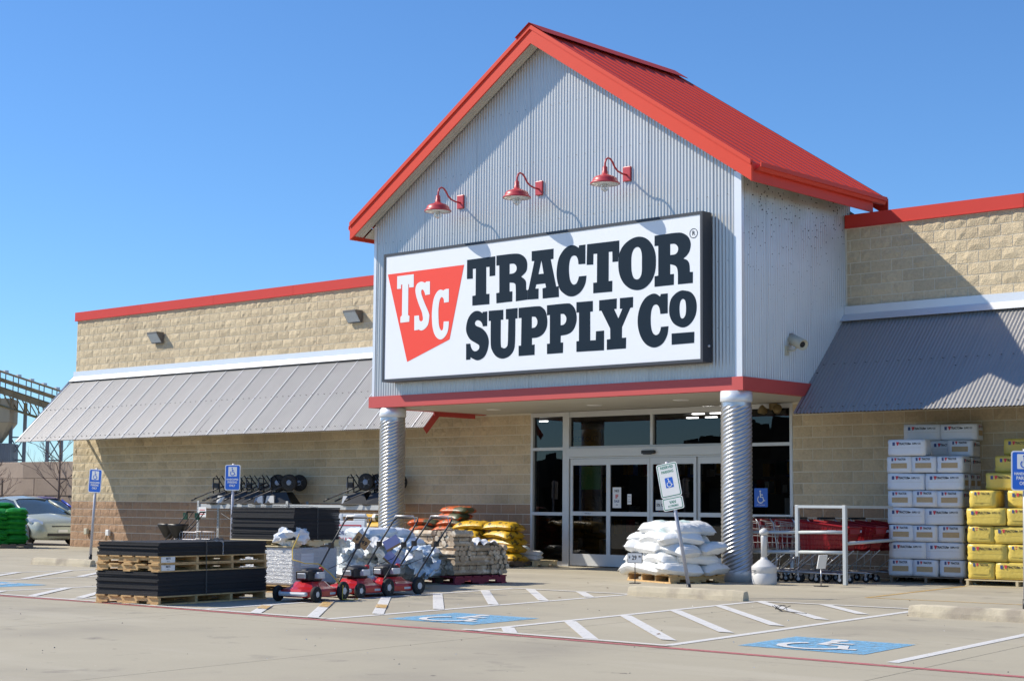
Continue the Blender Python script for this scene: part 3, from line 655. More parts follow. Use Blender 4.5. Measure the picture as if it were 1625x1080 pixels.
# ------------------------------------------------------------------ the shop sign
GL = {'trap':[[(-8035,5616,0),(-5987,5620,0),(-6342,4252,0),(-7464,3891,0)]],'sT':[[(-7768,5559,0),(-7314,5560,0),(-7312,5312,0),(-7433,5313,0),(-7438,5381,0),(-7459,5379,0),(-7454,4785,0),(-7414,4765,0),(-7419,4656,0),(-7663,4651,0),(-7662,4760,0),(-7622,4793,0),(-7624,5389,0),(-7659,5387,0),(-7661,5309,0),(-7768,5312,0)]],'sS':[[(-6875,5386,0),(-6872,5137,0),(-6998,5133,0),(-7012,5184,1),(-7060,5243,1),(-7102,5230,1),(-7097,5157,1),(-7016,4995,1),(-6894,4786,1),(-6882,4694,1),(-6914,4564,1),(-7006,4487,1),(-7092,4467,1),(-7163,4491,0),(-7178,4484,0),(-7278,4479,0),(-7283,4758,0),(-7157,4758,0),(-7143,4668,1),(-7095,4640,1),(-7049,4673,1),(-7066,4774,1),(-7083,4822,1),(-7173,4985,1),(-7247,5158,1),(-7261,5282,1),(-7212,5368,1),(-7102,5398,1),(-7007,5367,0),(-6969,5390,0)]],'sC':[[(-6370,5202,0),(-6369,4955,0),(-6493,4950,0),(-6505,5022,1),(-6559,5062,1),(-6609,5008,1),(-6637,4867,1),(-6638,4732,1),(-6619,4533,1),(-6563,4436,1),(-6517,4449,1),(-6503,4503,1),(-6497,4596,0),(-6360,4592,0),(-6380,4430,1),(-6454,4314,1),(-6575,4264,1),(-6700,4329,1),(-6780,4478,1),(-6810,4689,1),(-6803,4868,1),(-6767,5042,1),(-6692,5158,1),(-6600,5204,1),(-6515,5183,1),(-6500,5192,0),(-6447,5205,0)]],'T1':[[(-5911,5702,0),(-5199,5705,0),(-5197,5350,0),(-5337,5348,0),(-5340,5524,0),(-5424,5526,0),(-5417,5030,0),(-5337,5026,0),(-5335,4836,0),(-5764,4841,0),(-5767,5020,0),(-5685,5025,0),(-5685,5523,0),(-5764,5522,0),(-5761,5342,0),(-5910,5347,0)]],'R1':[[(-5170,5713,0),(-4722,5707,1),(-4552,5668,1),(-4445,5580,1),(-4416,5467,1),(-4443,5358,1),(-4562,5274,0),(-4491,5231,1),(-4445,5174,1),(-4440,5089,1),(-4435,5026,0),(-4405,5017,0),(-4403,4848,0),(-4684,4840,0),(-4690,5110,1),(-4730,5172,1),(-4842,5192,0),(-4840,5027,0),(-4771,5027,0),(-4772,4843,0),(-5159,4839,0),(-5166,5023,0),(-5089,5028,0),(-5096,5529,0),(-5168,5530,0)],[(-4846,5532,0),(-4742,5526,1),(-4677,5475,1),(-4676,5400,1),(-4740,5353,1),(-4844,5348,0)]],'A1':[[(-4311,5710,0),(-3794,5707,0),(-3796,5526,0),(-3860,5523,0),(-3727,5026,0),(-3670,5029,0),(-3663,4837,0),(-4042,4838,0),(-4047,5020,0),(-3964,5029,0),(-3983,5104,0),(-4197,5103,0),(-4219,5029,0),(-4141,5025,0),(-4142,4840,0),(-4397,4847,0),(-4399,5019,0),(-4380,5032,0),(-4245,5530,0),(-4309,5531,0)],[(-4079,5530,0),(-4022,5282,0),(-4146,5283,0)]],'C1':[[(-3063,5708,0),(-3064,5370,0),(-3217,5376,0),(-3227,5449,1),(-3260,5514,1),(-3320,5540,1),(-3387,5515,1),(-3427,5416,1),(-3435,5272,1),(-3411,5126,1),(-3364,5050,1),(-3317,5027,1),(-3264,5043,1),(-3225,5100,1),(-3205,5161,0),(-3036,5160,0),(-3066,5015,1),(-3164,4890,1),(-3296,4829,1),(-3429,4831,1),(-3550,4890,1),(-3645,4980,1),(-3708,5151,1),(-3716,5328,1),(-3670,5521,1),(-3563,5656,1),(-3435,5721,1),(-3315,5718,1),(-3211,5663,0),(-3206,5706,0)]],'T2':[[(-3023,5708,0),(-2311,5703,0),(-2310,5474,0),(-2332,5395,0),(-2336,5343,0),(-2457,5345,0),(-2461,5527,0),(-2541,5528,0),(-2542,5023,0),(-2460,5022,0),(-2462,4835,0),(-2881,4839,0),(-2882,5022,0),(-2800,5021,0),(-2797,5523,0),(-2881,5526,0),(-2884,5340,0),(-3032,5347,0)]],'O1':[[(-1866,5723,1),(-1711,5667,1),(-1600,5552,1),(-1538,5408,1),(-1526,5258,1),(-1544,5102,1),(-1612,4960,1),(-1723,4861,1),(-1834,4821,1),(-1959,4821,1),(-2096,4867,1),(-2223,4972,1),(-2306,5130,1),(-2328,5312,1),(-2300,5491,1),(-2199,5622,1),(-2035,5706,1)],[(-1916,5552,1),(-1854,5513,1),(-1822,5415,1),(-1820,5266,1),(-1824,5107,1),(-1865,5021,1),(-1928,4999,1),(-1996,5033,1),(-2037,5126,1),(-2050,5267,1),(-2041,5426,1),(-1991,5526,1)]],'R2':[[(-1553,5706,0),(-1101,5710,1),(-957,5683,1),(-856,5614,1),(-807,5502,1),(-827,5388,1),(-881,5315,1),(-956,5264,0),(-875,5227,1),(-834,5155,1),(-826,5029,0),(-763,5025,0),(-766,4842,0),(-1069,4843,0),(-1072,5060,1),(-1114,5152,1),(-1228,5195,0),(-1228,5025,0),(-1150,5025,0),(-1154,4843,0),(-1553,4842,0),(-1553,5019,0),(-1475,5025,0),(-1475,5528,0),(-1553,5530,0)],[(-1228,5533,0),(-1131,5525,1),(-1068,5470,1),(-1068,5401,1),(-1120,5353,1),(-1228,5348,0)]],'S':[[(-5387,4708,0),(-5386,4440,0),(-5493,4440,0),(-5515,4500,1),(-5575,4549,1),(-5649,4561,1),(-5695,4518,1),(-5662,4462,1),(-5514,4403,1),(-5396,4299,1),(-5343,4168,1),(-5363,4020,1),(-5434,3895,1),(-5535,3837,1),(-5638,3826,1),(-5757,3870,1),(-5794,3893,0),(-5801,3849,0),(-5908,3846,0),(-5912,4143,0),(-5808,4142,0),(-5782,4065,1),(-5729,4008,1),(-5655,3993,1),(-5585,4032,1),(-5583,4097,1),(-5665,4144,1),(-5806,4217,1),(-5890,4320,1),(-5917,4430,1),(-5886,4569,1),(-5813,4672,1),(-5710,4729,1),(-5607,4730,1),(-5533,4700,1),(-5506,4674,0),(-5501,4705,0)]],'U':[[(-5350,4714,0),(-4989,4709,0),(-4987,4528,0),(-5048,4530,0),(-5043,4086,1),(-5002,4020,1),(-4937,4008,1),(-4881,4050,1),(-4868,4139,0),(-4862,4528,0),(-4922,4529,0),(-4925,4715,0),(-4640,4715,0),(-4641,4527,0),(-4692,4529,0),(-4697,4087,1),(-4738,3942,1),(-4843,3853,1),(-4999,3821,1),(-5151,3869,1),(-5253,3981,1),(-5291,4111,1),(-5297,4528,0),(-5348,4529,0)]],'P1':[[(-4615,4713,0),(-4165,4711,1),(-4055,4682,1),(-3972,4603,1),(-3932,4455,1),(-3944,4321,1),(-4023,4212,1),(-4146,4158,1),(-4291,4151,0),(-4290,4029,0),(-4225,4032,0),(-4226,3847,0),(-4605,3847,0),(-4607,4031,0),(-4548,4031,0),(-4542,4529,0),(-4613,4532,0)],[(-4299,4535,0),(-4212,4522,1),(-4166,4461,1),(-4169,4388,1),(-4217,4339,1),(-4297,4329,0)]],'P2':[[(-3940,4710,0),(-3482,4710,1),(-3375,4681,1),(-3294,4598,1),(-3254,4468,1),(-3269,4336,1),(-3345,4218,1),(-3465,4165,1),(-3616,4152,0),(-3618,4031,0),(-3560,4029,0),(-3562,3845,0),(-3932,3845,0),(-3934,4026,0),(-3868,4027,0),(-3870,4534,0),(-3938,4533,0)],[(-3622,4535,0),(-3541,4524,1),(-3491,4464,1),(-3496,4392,1),(-3544,4344,1),(-3620,4332,0)]],'L':[[(-3259,4713,0),(-2891,4708,0),(-2890,4528,0),(-2949,4525,0),(-2946,4026,0),(-2821,4025,0),(-2817,4176,0),(-2639,4178,0),(-2640,3840,0),(-3254,3846,0),(-3255,4029,0),(-3198,4031,0),(-3199,4533,0),(-3258,4531,0)]],'Y':[[(-2749,4707,0),(-2362,4710,0),(-2365,4533,0),(-2420,4531,0),(-2326,4364,0),(-2238,4526,0),(-2293,4528,0),(-2293,4710,0),(-2008,4709,0),(-2012,4534,0),(-2068,4528,0),(-2246,4212,0),(-2249,4028,0),(-2157,4028,0),(-2161,3844,0),(-2576,3843,0),(-2576,4020,0),(-2500,4022,0),(-2504,4204,0),(-2698,4524,0),(-2749,4525,0)]],'C2':[[(-1280,4711,0),(-1281,4379,0),(-1431,4378,0),(-1447,4469,1),(-1483,4526,1),(-1532,4544,1),(-1587,4519,1),(-1624,4433,1),(-1636,4297,1),(-1624,4158,1),(-1587,4068,1),(-1526,4030,1),(-1465,4050,1),(-1431,4107,1),(-1419,4160,0),(-1265,4162,0),(-1289,4020,1),(-1368,3898,1),(-1477,3836,1),(-1599,3829,1),(-1734,3890,1),(-1839,4015,1),(-1902,4196,1),(-1902,4384,1),(-1846,4548,1),(-1747,4669,1),(-1624,4724,1),(-1526,4723,1),(-1435,4669,0),(-1422,4711,0)]],'o':[[(-947,4733,1),(-805,4692,1),(-717,4589,1),(-688,4452,1),(-712,4310,1),(-795,4190,1),(-913,4126,1),(-1032,4134,1),(-1163,4206,1),(-1235,4327,1),(-1249,4455,1),(-1217,4599,1),(-1126,4689,1),(-1031,4730,1)],[(-965,4594,1),(-918,4556,1),(-903,4449,1),(-910,4343,1),(-942,4287,1),(-978,4270,1),(-1019,4302,1),(-1037,4410,1),(-1031,4516,1),(-1007,4573,1)]],'bar':[[(-1199,4035,0),(-738,4035,0),(-741,3853,0),(-1197,3849,0)]]}
SY = -3.53
sign = thing('shop_sign', 'wide white sign board with bold navy slab lettering and a red trapezoid emblem', 'sign', (0, 0, 0))
X0, X1, Z0, Z1 = -8.145, -.560, 3.533, 6.016
b = B(); fwid = .05
b.box((X0, SY, Z0), (X0+fwid, SY+.26, Z1)); b.box((X1-fwid, SY, Z0), (X1, SY+.26, Z1)); b.box((X0+fwid, SY, Z0), (X1-fwid, SY+.26, Z0+fwid)); b.box((X0+fwid, SY, Z1-fwid), (X1-fwid, SY+.26, Z1))
b.build('sign_frame', 'dkframe', sign)
B().box((X0+fwid, SY+.012, Z0+fwid), (X1-fwid, SY+.24, Z1-fwid)).build('sign_panel', 'signface', sign)
b = B()
for x in (-7.2, -5.2, -3.2, -1.3):
    for z in (4.0, 5.6): b.box((x, SY+.26, z), (x+.08, PY+.01, z+.08))
b.build('sign_bracket', 'darksteel', sign)
b = B(); b.tube([(X1+.001, SY+.15, 3.80), (X1+.03, SY+.15, 3.80)], .02, 8); b.build('sign_switch', 'hubgrey', sign)
def glyph(key, m, lay, parent, name):
    pl = [smoothpoly([(p[0]/1000, p[1]/1000, p[2]) for p in q], 6) for q in GL[key]]
    me = flatmesh(name, pl, .0015, m); o = link(name, me, parent); o.matrix_world = Matrix.Translation((0, SY+.012-.0016-.001*lay, 0)) @ FRONT
    return o
em = glyph('trap', 'signred', 0, sign, 'emblem_shape')
for i, k in enumerate(('sT', 'sS', 'sC')): glyph(k, 'signface', 3.5, sign, 'emblem_letter')
for i, k in enumerate(('T1', 'R1', 'A1', 'C1', 'T2', 'O1', 'R2', 'S', 'U', 'P1', 'P2', 'L', 'Y', 'C2', 'o', 'bar')): glyph(k, 'navy', i % 2*.8, sign, 'sign_letter' if k != 'bar' else 'sign_underline')
b = B(); cx, cz = -.747, 5.663; n = 24; ra, rb = .082, .072
b.add([(cx+ra*cos(2*pi*k/n), SY+.008, cz+ra*sin(2*pi*k/n)) for k in range(n)]+[(cx+rb*cos(2*pi*k/n), SY+.008, cz+rb*sin(2*pi*k/n)) for k in range(n)], [(k, (k+1) % n, (k+1) % n+n, k+n) for k in range(n)])
addtext(b, 'R', .105, (cx, SY+.008, cz), 0, None, .001); b.build('registered_mark', 'navy', sign)

# ------------------------------------------------------------------ lamps and fittings on the store
LAMP_L = ['red gooseneck barn lamp above the sign over the emblem end', 'red gooseneck barn lamp above the sign in the middle of the gable', 'red gooseneck barn lamp above the sign nearest the gable corner']
def barn_lamp():
    r = thing('barn_lamp', LAMP_L[0], 'lamp', (0, 0, 0), 0, 'gooseneck lamps over the sign')
    B().box((-.085, -.035, -.13), (.085, 0, .13), 0, None, .012).build('wall_plate', 'lampred', r)
    pts = [(0, -.03, -.02), (0, -.16, -.015), (0, -.27, .01), (0, -.35, .06), (0, -.41, .14), (0, -.47, .19), (0, -.535, .20), (0, -.59, .165), (0, -.615, .10), (0, -.62, -.02)]
    B().tube(pts, .017, 8).build('gooseneck_arm', 'lampred', r)
    sh = B(); sh.lathe([(.03, .04), (.042, .02), (.042, -.04), (.052, -.05), (.052, -.09), (.062, -.095), (.085, -.115), (.15, -.135), (.195, -.16), (.215, -.20), (.22, -.225), (.252, -.245), (.254, -.27), (.248, -.27), (.20, -.22), (.10, -.16), (.01, -.15)], 28)
    s = sh.build('lamp_shade', 'lampred', r, (0, -.62, 0))
    B().lathe([(.244, -.268), (.196, -.222), (.10, -.165), (.012, -.16)], 28).build('shade_lining', 'white', s)
    B().lathe([(.055, -.19), (.066, -.28), (.062, -.35), (.03, -.385), (.004, -.392)], 16).build('jar', 'jar', s)
    B().lathe([(.012, -.2), (.03, -.26), (.026, -.30), (.004, -.32)], 10).build('bulb', 'white', s)
    c = B()
    for k in range(4):
        a = k*pi/4
        c.tube([(.066*cos(a), .066*sin(a), -.2), (.074*cos(a), .074*sin(a), -.29), (.066*cos(a), .066*sin(a), -.36), (0, 0, -.405), (-.066*cos(a), -.066*sin(a), -.36), (-.074*cos(a), -.074*sin(a), -.29), (-.066*cos(a), -.066*sin(a), -.2)], .004, 4)
    for z, q in ((-.24, .071), (-.30, .068)): c.tube([(q*cos(k*pi/8), q*sin(k*pi/8), z) for k in range(17)], .004, 4)
    c.build('wire_guard', 'hubgrey', s)
    return r
lamp = barn_lamp(); lamp.location = (-6.35, PY-.012, 6.88)
for x, t in ((-4.37, 1), (-2.35, 2)): dup(lamp, (x, PY-.012, 6.90), 0, LAMP_L[t])
def wallpack(x, z, label):
    r = thing('wall_pack_light', label, 'wall light', (x, -.03, z), 0, 'wall lights on the block parapet')
    b = B(); b.prism([(-.24, -.0), (.24, -.0), (.24, .05), (-.24, .05)], (-.26, 0)); b.add([(-.24,-.26,.0),(.24,-.26,.0),(.24,0,-.24),(-.24,0,-.24)], [(0,1,2,3)]) if 0 else None
    b.add([(.24, 0, 0), (.24, -.26, 0), (.24, -.08, -.25), (.24, 0, -.25)], [(0,1,2,3)]); b.add([(-.24, 0, 0), (-.24, -.26, 0), (-.24, -.08, -.25), (-.24, 0, -.25)], [(3,2,1,0)]); b.box((-.24, -.08, -.27), (.24, 0, -.25))
    b.build('housing', 'wpgrey', r)
    g = B(); n = 12
    for i in range(n):
        a = -.225+.45*i/n; c = a+.45/n-.008
        g.add([(a, -.257, -.005), (c, -.257, -.005), (c, -.088, -.245), (a, -.088, -.245)], [(0,3,2,1)]); 
    g.add([(-.235, -.248, -.005), (.235, -.248, -.005), (.235, -.08, -.245), (-.235, -.08, -.245)], [(0,3,2,1)])
    g.build('lens', 'prism', r); r.scale = (.87, .87, .87)
wallpack(-20.27, 5.51, 'wedge-shaped wall light on the parapet near the far end of the wall')
wallpack(-12.75, 5.53, 'wedge-shaped wall light on the parapet close to the gable')
r = thing('security_camera', 'cream bullet security camera on a bracket on the corrugated side wall', 'camera', (.01, -1.95, 3.80))
B().box((0, -.05, -.08), (.02, .05, .08)).build('wall_plate', 'cream', r)
B().tube([(.01, 0, 0), (.14, .03, .0), (.17, .06, .05)], .016, 8).build('bracket', 'cream', r)
Mc = Matrix.Translation((.17, .10, .14)) @ Matrix.Rotation(RAD(-20), 4, 'Z') @ Matrix.Rotation(RAD(112), 4, 'Y')
B().lathe([(.06, -.24), (.092, -.235), (.094, .16), (.082, .16), (.07, .13)], 18, 0, Mc).build('housing', 'cream', r)
B().lathe([(.001, .12), (.05, .12), (.05, .135), (.001, .136)], 14, 0, Mc).build('lens', 'ink', r)
r = thing('emergency_light', 'twin bronze floodlight heads under the canopy beside the column', 'floodlight', (-1.5, -.04, 3.0))
B().box((-.08, -.04, -.05), (.08, 0, .07), 0, None, .01).build('housing', 'bronze', r)
for sx in (-1, 1):
    Ml = Matrix.Translation((sx*.15, -.12, -.06)) @ Matrix.Rotation(RAD(sx*35), 4, 'Z') @ Matrix.Rotation(RAD(65), 4, 'X')
    B().lathe([(.02, -.08), (.06, -.05), (.085, .06), (.08, .07)], 14, 0, Ml).build('lamp_head', 'bronze', r)
for x, z, lb in ((-23.2, .42, 'small cream outlet box low on the wall by the corner'), (-22.2, .40, 'small white hose tap low on the brown wall')):
    r = thing('outlet_box' if x < -23 else 'hose_tap', lb, 'outlet' if x < -23 else 'tap', (x, -.03, z))
    B().box((-.07, -.08, -.08), (.07, 0, .08), 0, None, .015).build('box_cover' if x < -23 else 'valve_body', 'cream' if x < -23 else 'white', r)
    if x > -23: B().tube([(0, -.06, -.05), (0, -.10, -.12), (0, -.09, -.2)], .015, 6).build('spout', 'bronze', r)

# ------------------------------------------------------------------ pallets, bags, bales
def pallet(label, loc, rz, L, D, h, m, ns=3, nb=6, under=True, group='wooden pallets'):
    """L along the deck boards (local x), D along the stringers (local y); origin at the middle of its foot"""
    r = thing('pallet', label, 'pallet', loc, rz, group); t = h*.17
    for i in range(ns):
        x = -L/2+.02+(L-.04-.04)*i/(ns-1); zb, zt = t, h-t; a = D/2
        n0, n1 = D*.16, D*.32; hh = zb+(zt-zb)*.42
        pf = [(-a, zb), (-n1, zb), (-n1, hh), (-n0, hh), (-n0, zb), (n0, zb), (n0, hh), (n1, hh), (n1, zb), (a, zb), (a, zt), (-a, zt)]
        B().prism(pf, (0, .04), 0, Matrix.Translation((x+.04, 0, 0)) @ Matrix.Rotation(RAD(90), 4, 'Z')).build('stringer', m, r)
    for i in range(nb):
        w = D/nb*.78; y = -D/2+(D-w)*i/(nb-1)
        B().box((-L/2, y, h-t+.001), (L/2, y+w, h-.001)).build('deck_board', m, r)
    for i in range(3):
        w = .11; y = -D/2+(D-w)*i/2
        B().box((-L/2, y, .0), (L/2, y+w, t-.001)).build('bottom_board', m, r)
    return r
def bagmesh(name, L, W, H, seed, m, rough=.05, sq=3.0):
    """a filled sack lying flat: plump middle, thin pinched ends, creases"""
    r = random.Random(seed); o = Vector((r.uniform(0, 50), r.uniform(0, 50), 0)); nu, nv = 18, 12; bx = r.uniform(-.05, .42); by = r.uniform(-.05, .18); tw = r.uniform(-.2, .2); b = B()
    def side(sg):
        def f(u, v):
            x, y = 2*u-1, 2*v-1
            e = max(0, 1-abs(x)**7)**.5*max(0, 1-abs(y)**4)**.5
            n = MN.noise(Vector((x*2.1, y*2.1, sg))+o)*.5+MN.noise(Vector((x*5, y*5, sg*3))+o)*.35
            cr = MN.noise(Vector((x*9, y*2.5, 7+sg))+o)*abs(x)**2
            z = sg*H/2*e*(1+(.42*n if sg > 0 else .15*n)+.45*cr)-H*(bx*x*x+by*y*y+tw*x*y)
            k = 1-.06*abs(x)**3
            return (L/2*x*(1-.03*abs(y))+rough*.3*n*L*.2, W/2*y*k+rough*n*W*.4, z+H/2)
        return f
    b.grid(side(1), nu, nv, 0, True); b.grid(lambda u, v: side(-1)(1-u, v), nu, nv, 0, True)
    for i in range(2):                                  # sewn ends
        x = (L/2+.012)*(1 if i else -1); b.add([(x, -W*.42, H*.46), (x, W*.42, H*.54), (x*.95, W*.42, H*.53), (x*.95, -W*.42, H*.47)], [(0,1,2,3), (3,2,1,0)][:1])
    return b.mesh(name, m)
ORD = ['bottom', 'second', 'third', 'fourth', 'fifth', 'sixth', 'seventh', 'eighth', 'ninth', 'tenth']
def bagpile(name, cat, what, where, group, loc, rz, meshes, layers, dz, jitter=.03, seed=1):
    """layers: list of lists of (x, y, turn) in the pile's own frame"""
    r = random.Random(seed); T = RZ(rz, loc); out = []
    for k, lay in enumerate(layers):
        for q in lay:
            x, y, a = q[:3]; p = T @ Vector((x+r.uniform(-jitter, jitter), y+r.uniform(-jitter, jitter), k*dz+(q[4] if len(q) > 4 else 0)))
            o = link(name, meshes[r.randrange(len(meshes))], None, p, rz+a+r.uniform(-.07, .07))
            o.rotation_euler.x = r.uniform(-.04, .04); o.rotation_euler.y = r.uniform(-.04, .04)
            tp = 'top' if k == len(layers)-1 else ORD[k]
            tag(o, f'{what}, {q[3]} of the {tp} layer {where}', cat, group); out.append(o)
    return out

# rubber mats in front, on their pallets
MATM = [B().box((-.60, -.905, 0), (.60, .905, .0185), 0, None, .004).mesh('stall_mat', 'rubber') for i in range(1)]
NTH = ['first', 'second', 'third', 'fourth', 'fifth', 'sixth', 'seventh', 'eighth', 'ninth', 'tenth', '11th', '12th', '13th', '14th', '15th', '16th', '17th', '18th', '19th', '20th', '21st']
def mats(n, loc, rz, sx, sy, th, label, group, seed):
    r = random.Random(seed); me = B().box((-sx/2, -sy/2, 0), (sx/2, sy/2, th*.93)).mesh('stall_mat', 'rubber')
    for i in range(n):
        o = link('stall_mat', me, None, (loc[0]+r.uniform(-.008, .008), loc[1]+r.uniform(-.012, .012), loc[2]+i*th), rz+r.uniform(-.004, .004)); tag(o, f'{NTH[i]} black rubber mat from the bottom {label}', 'rubber mat', group)
F0 = RAD(11); fc = Vector((-.64, -14.05, 0))
def fr_(x, y, z): return tuple(Matrix.Rotation(F0, 4, 'Z') @ Vector((x-.49, y+.97, z))+Vector((fc.x, fc.y, 0)))
c0 = fr_(0, 0, 0)
def fp(z): return (c0[0], c0[1], z)
pallet('bottom pallet under the front stack of black mats', fp(0), F0+pi/2, 1.95, .98, .105, 'wood', 4, 5)
mats(14, fp(.106), F0, .97, 1.93, .0195, 'in the thick lower part of the front stack', 'lower mats of the front stack', 3)
pallet('lower of the two pallets between the front mat layers', fp(.380), F0+pi/2, 1.95, .99, .090, 'wood', 4, 5)
pallet('upper of the two pallets between the front mat layers', fp(.471), F0+pi/2, 1.94, .98, .090, 'wood', 4, 5)
mats(8, fp(.562), F0, .96, 1.92, .0195, 'in the thin top part of the front stack', 'top mats of the front stack', 4)
for z, t in ((.395, 'lower'), (.487, 'upper')):
    b = B(); Mq = RZ(F0, fp(z)); b.box((.492, -.93, .0), (.495, -.70, .065), 0, Mq); 
    Mt = Mq @ Matrix.Translation((.497, -.815, .04)) @ Matrix.Rotation(pi/2, 4, 'Z'); addtext(b, 'MATS', .03, (0, 0, .005), 1, Mt, .001); addtext(b, '4 x 6', .022, (0, 0, -.025), 1, Mt)
    tag(b.build('paper_label', ['white', 'ink']), f'white paper label stapled to the {t} middle pallet of the mat stack', 'label')
def chain(name, pts, label, m='wpgrey', step=.027):
    b = B(); P = [Vector(p) for p in pts]; k = 0
    for a, c in zip(P, P[1:]):
        n = max(1, int((c-a).length/step)); d = (c-a).normalized()
        for i in range(n):
            p = a+(c-a)*(i+.5)/n; q = d.to_track_quat('Z', 'Y').to_matrix().to_4x4(); M = Matrix.Translation(p) @ q @ Matrix.Rotation(pi/2*(k % 2), 4, 'Z'); k += 1
            b.tube([((.008*cos(t*pi/3)), 0, .017*sin(t*pi/3)) for t in range(7)], 0.003, 3, 0, M, False)
    return tag(b.build(name, m), label, 'chain')
Mq = RZ(F0, c0)
chain('mat_chain', [Mq @ Vector(p) for p in ((-.30, .95, .74), (-.15, .70, .735), (-.05, .75, .735), (.05, .45, .735), (.15, .52, .735), (.22, .2, .735), (.36, .30, .735), (.42, -.15, .735), (.500, -.17, .72), (.506, -.17, .40), (.506, -.16, .10))], 'steel chain laid over and down the front stack of mats')
chain('mat_chain', [Mq @ Vector(p) for p in ((.40, .05, .735), (.502, .12, .72), (.506, .12, .56))], 'short steel chain end hanging beside the longer chain of the front stack', 'chrome')

sc_ = (-1.76-.57*.990-.46*.139, -11.08-.57*.139+.46*.990)
def sp(z): return (sc_[0], sc_[1], z)
S1 = RAD(8)
pallet('bottom pallet under the shrink-wrapped block', sp(0), S1, 1.15, .93, .10, 'wood', 3, 5)
b = B(); b.box((-.56, -.45, .101), (.56, .45, .60), 0, None, .03); b.box((.40, -.30, .36), (.563, -.05, .52), 1, None, .002)
for k in range(9): b.box((-.563-.001*k, -.453, .13+.05*k), (.563, .453, .136+.05*k))
tag(b.build('wrapped_load', ['wrap', 'bale'], None, sp(0), S1), 'grey shrink-wrapped block of goods under the rear mat stack', 'wrapped load')
pallet('pale pallet between the wrapped block and the rear mats', sp(.604), S1, 1.16, .94, .095, 'palewood', 3, 5)
mats(21, sp(.70), S1, 1.14, .92, .0205, 'in the tall rear stack', 'mats of the rear stack', 5)
Mr = RZ(S1, sp(0))
chain('mat_chain', [Mr @ Vector(p) for p in ((-.5, -.2, 1.15), (-.2, -.38, 1.145), (0, -.25, 1.145), (.25, -.40, 1.145), (.45, -.1, 1.145), (.575, .0, 1.13), (.58, .0, .72))], 'steel chain over the tall rear stack of mats')
bm = bmesh.new(); bmesh.ops.create_icosphere(bm, subdivisions=3, radius=1)
for v in bm.verts:
    n = MN.noise(v.co*2.2+Vector((3, 1, 5))); n2 = MN.noise(v.co*5); v.co = Vector((v.co.x*.24, v.co.y*.16, v.co.z*.14))*(1+.45*n+.25*n2)
me = bpy.data.meshes.new('loose_film'); bm.to_mesh(me); bm.free(); me.materials.append(M_['film'])
tag(link('loose_film', me, None, Mr @ Vector((.42, -.36, .76)), .4), 'crumpled clear film heaped on the edge of the rear mat pallet', 'plastic film')

# white sacks on the pallet by the entrance column
BAGW = [bagmesh('white_sack', .72, .46, .19, 20+i, 'bag') for i in range(7)]
for i, me in enumerate(BAGW):
    me.materials.append(M_['faintprint'])
    for p in me.polygons:
        c = p.center
        if -.14+.02*i < c.x < .10+.02*i and -.11 < c.y < .10 and c.z > .09 and i % 3 != 2: p.material_index = 1
sp0 = Vector((-.80, -3.96, 0)); sr = RAD(-21)
pallet('low wooden pallet under the white sacks', (sp0.x, sp0.y, 0), sr, 1.32, 1.0, .135, 'wood', 4, 6)
bagpile('white_sack', 'sack', 'white sack', 'on the pallet by the right column', 'white sacks by the column', (sp0.x, sp0.y, .13), sr, BAGW, [
    [(-.44, -.36, 0, 'front left'), (.06, -.40, .1, 'front middle'), (.48, -.28, 1.5, 'front right corner'), (-.50, .2, 1.5, 'back left'), (.42, .28, .1, 'back right'), (0, .2, .1, 'centre')],
    [(-.42, -.30, .15, 'front left'), (.20, -.36, -.05, 'front right'), (.50, .05, 1.5, 'right end'), (-.4, .25, 0, 'back left'), (.2, .3, 0, 'back')],
    [(-.50, -.22, .9, 'front left'), (-.02, -.34, -.1, 'front middle'), (.46, -.24, .2, 'front right'), (-.1, .25, 0, 'back'), (.48, .25, 0, 'back right')],
    [(-.46, -.14, .5, 'left end'), (.06, -.30, .05, 'front middle'), (.48, -.18, 1.2, 'right end'), (.1, .2, 0, 'back')],
    [(-.20, -.12, .25, 'left'), (.34, -.16, -.05, 'right'), (.2, .2, .1, 'back')]], .161, .03, 4)
# pale blue bags and the torn plastic at their end
BAGB = [bagmesh('blue_white_bag', .66, .46, .15, 40+i, 'bluebag', .08) for i in range(7)]
wp_ = Vector((-2.88, -8.42, 0)); wr_ = RAD(-82)
pallet('pallet under the pale blue bags behind the mowers', (wp_.x, wp_.y, 0), wr_, 1.7, 1.05, .12, 'darkwood', 3, 6)
lay = [[(-.62, .33, .05, 'near end'), (0, .35, 0, 'middle of the open side'), (.60, .34, .05, 'far end'), (-.6, -.2, 1.5, 'near end behind'), (0, -.2, .1, 'back'), (.55, -.2, 1.5, 'far end behind')] for k in range(4)]
lay[3] = lay[3][1:3]+[(-.5, .1, .4, 'near end')]; lay.append([(.05, .25, .1, 'near'), (.52, .28, -.1, 'far'), (.3, -.1, .2, 'back')])
bagpile('blue_white_bag', 'bag', 'pale blue bag', 'behind the mowers', 'pale blue bags behind the mowers', (wp_.x, wp_.y, .118), wr_, BAGB, lay, .143, .035, 9)
b = B(); r_ = random.Random(5)
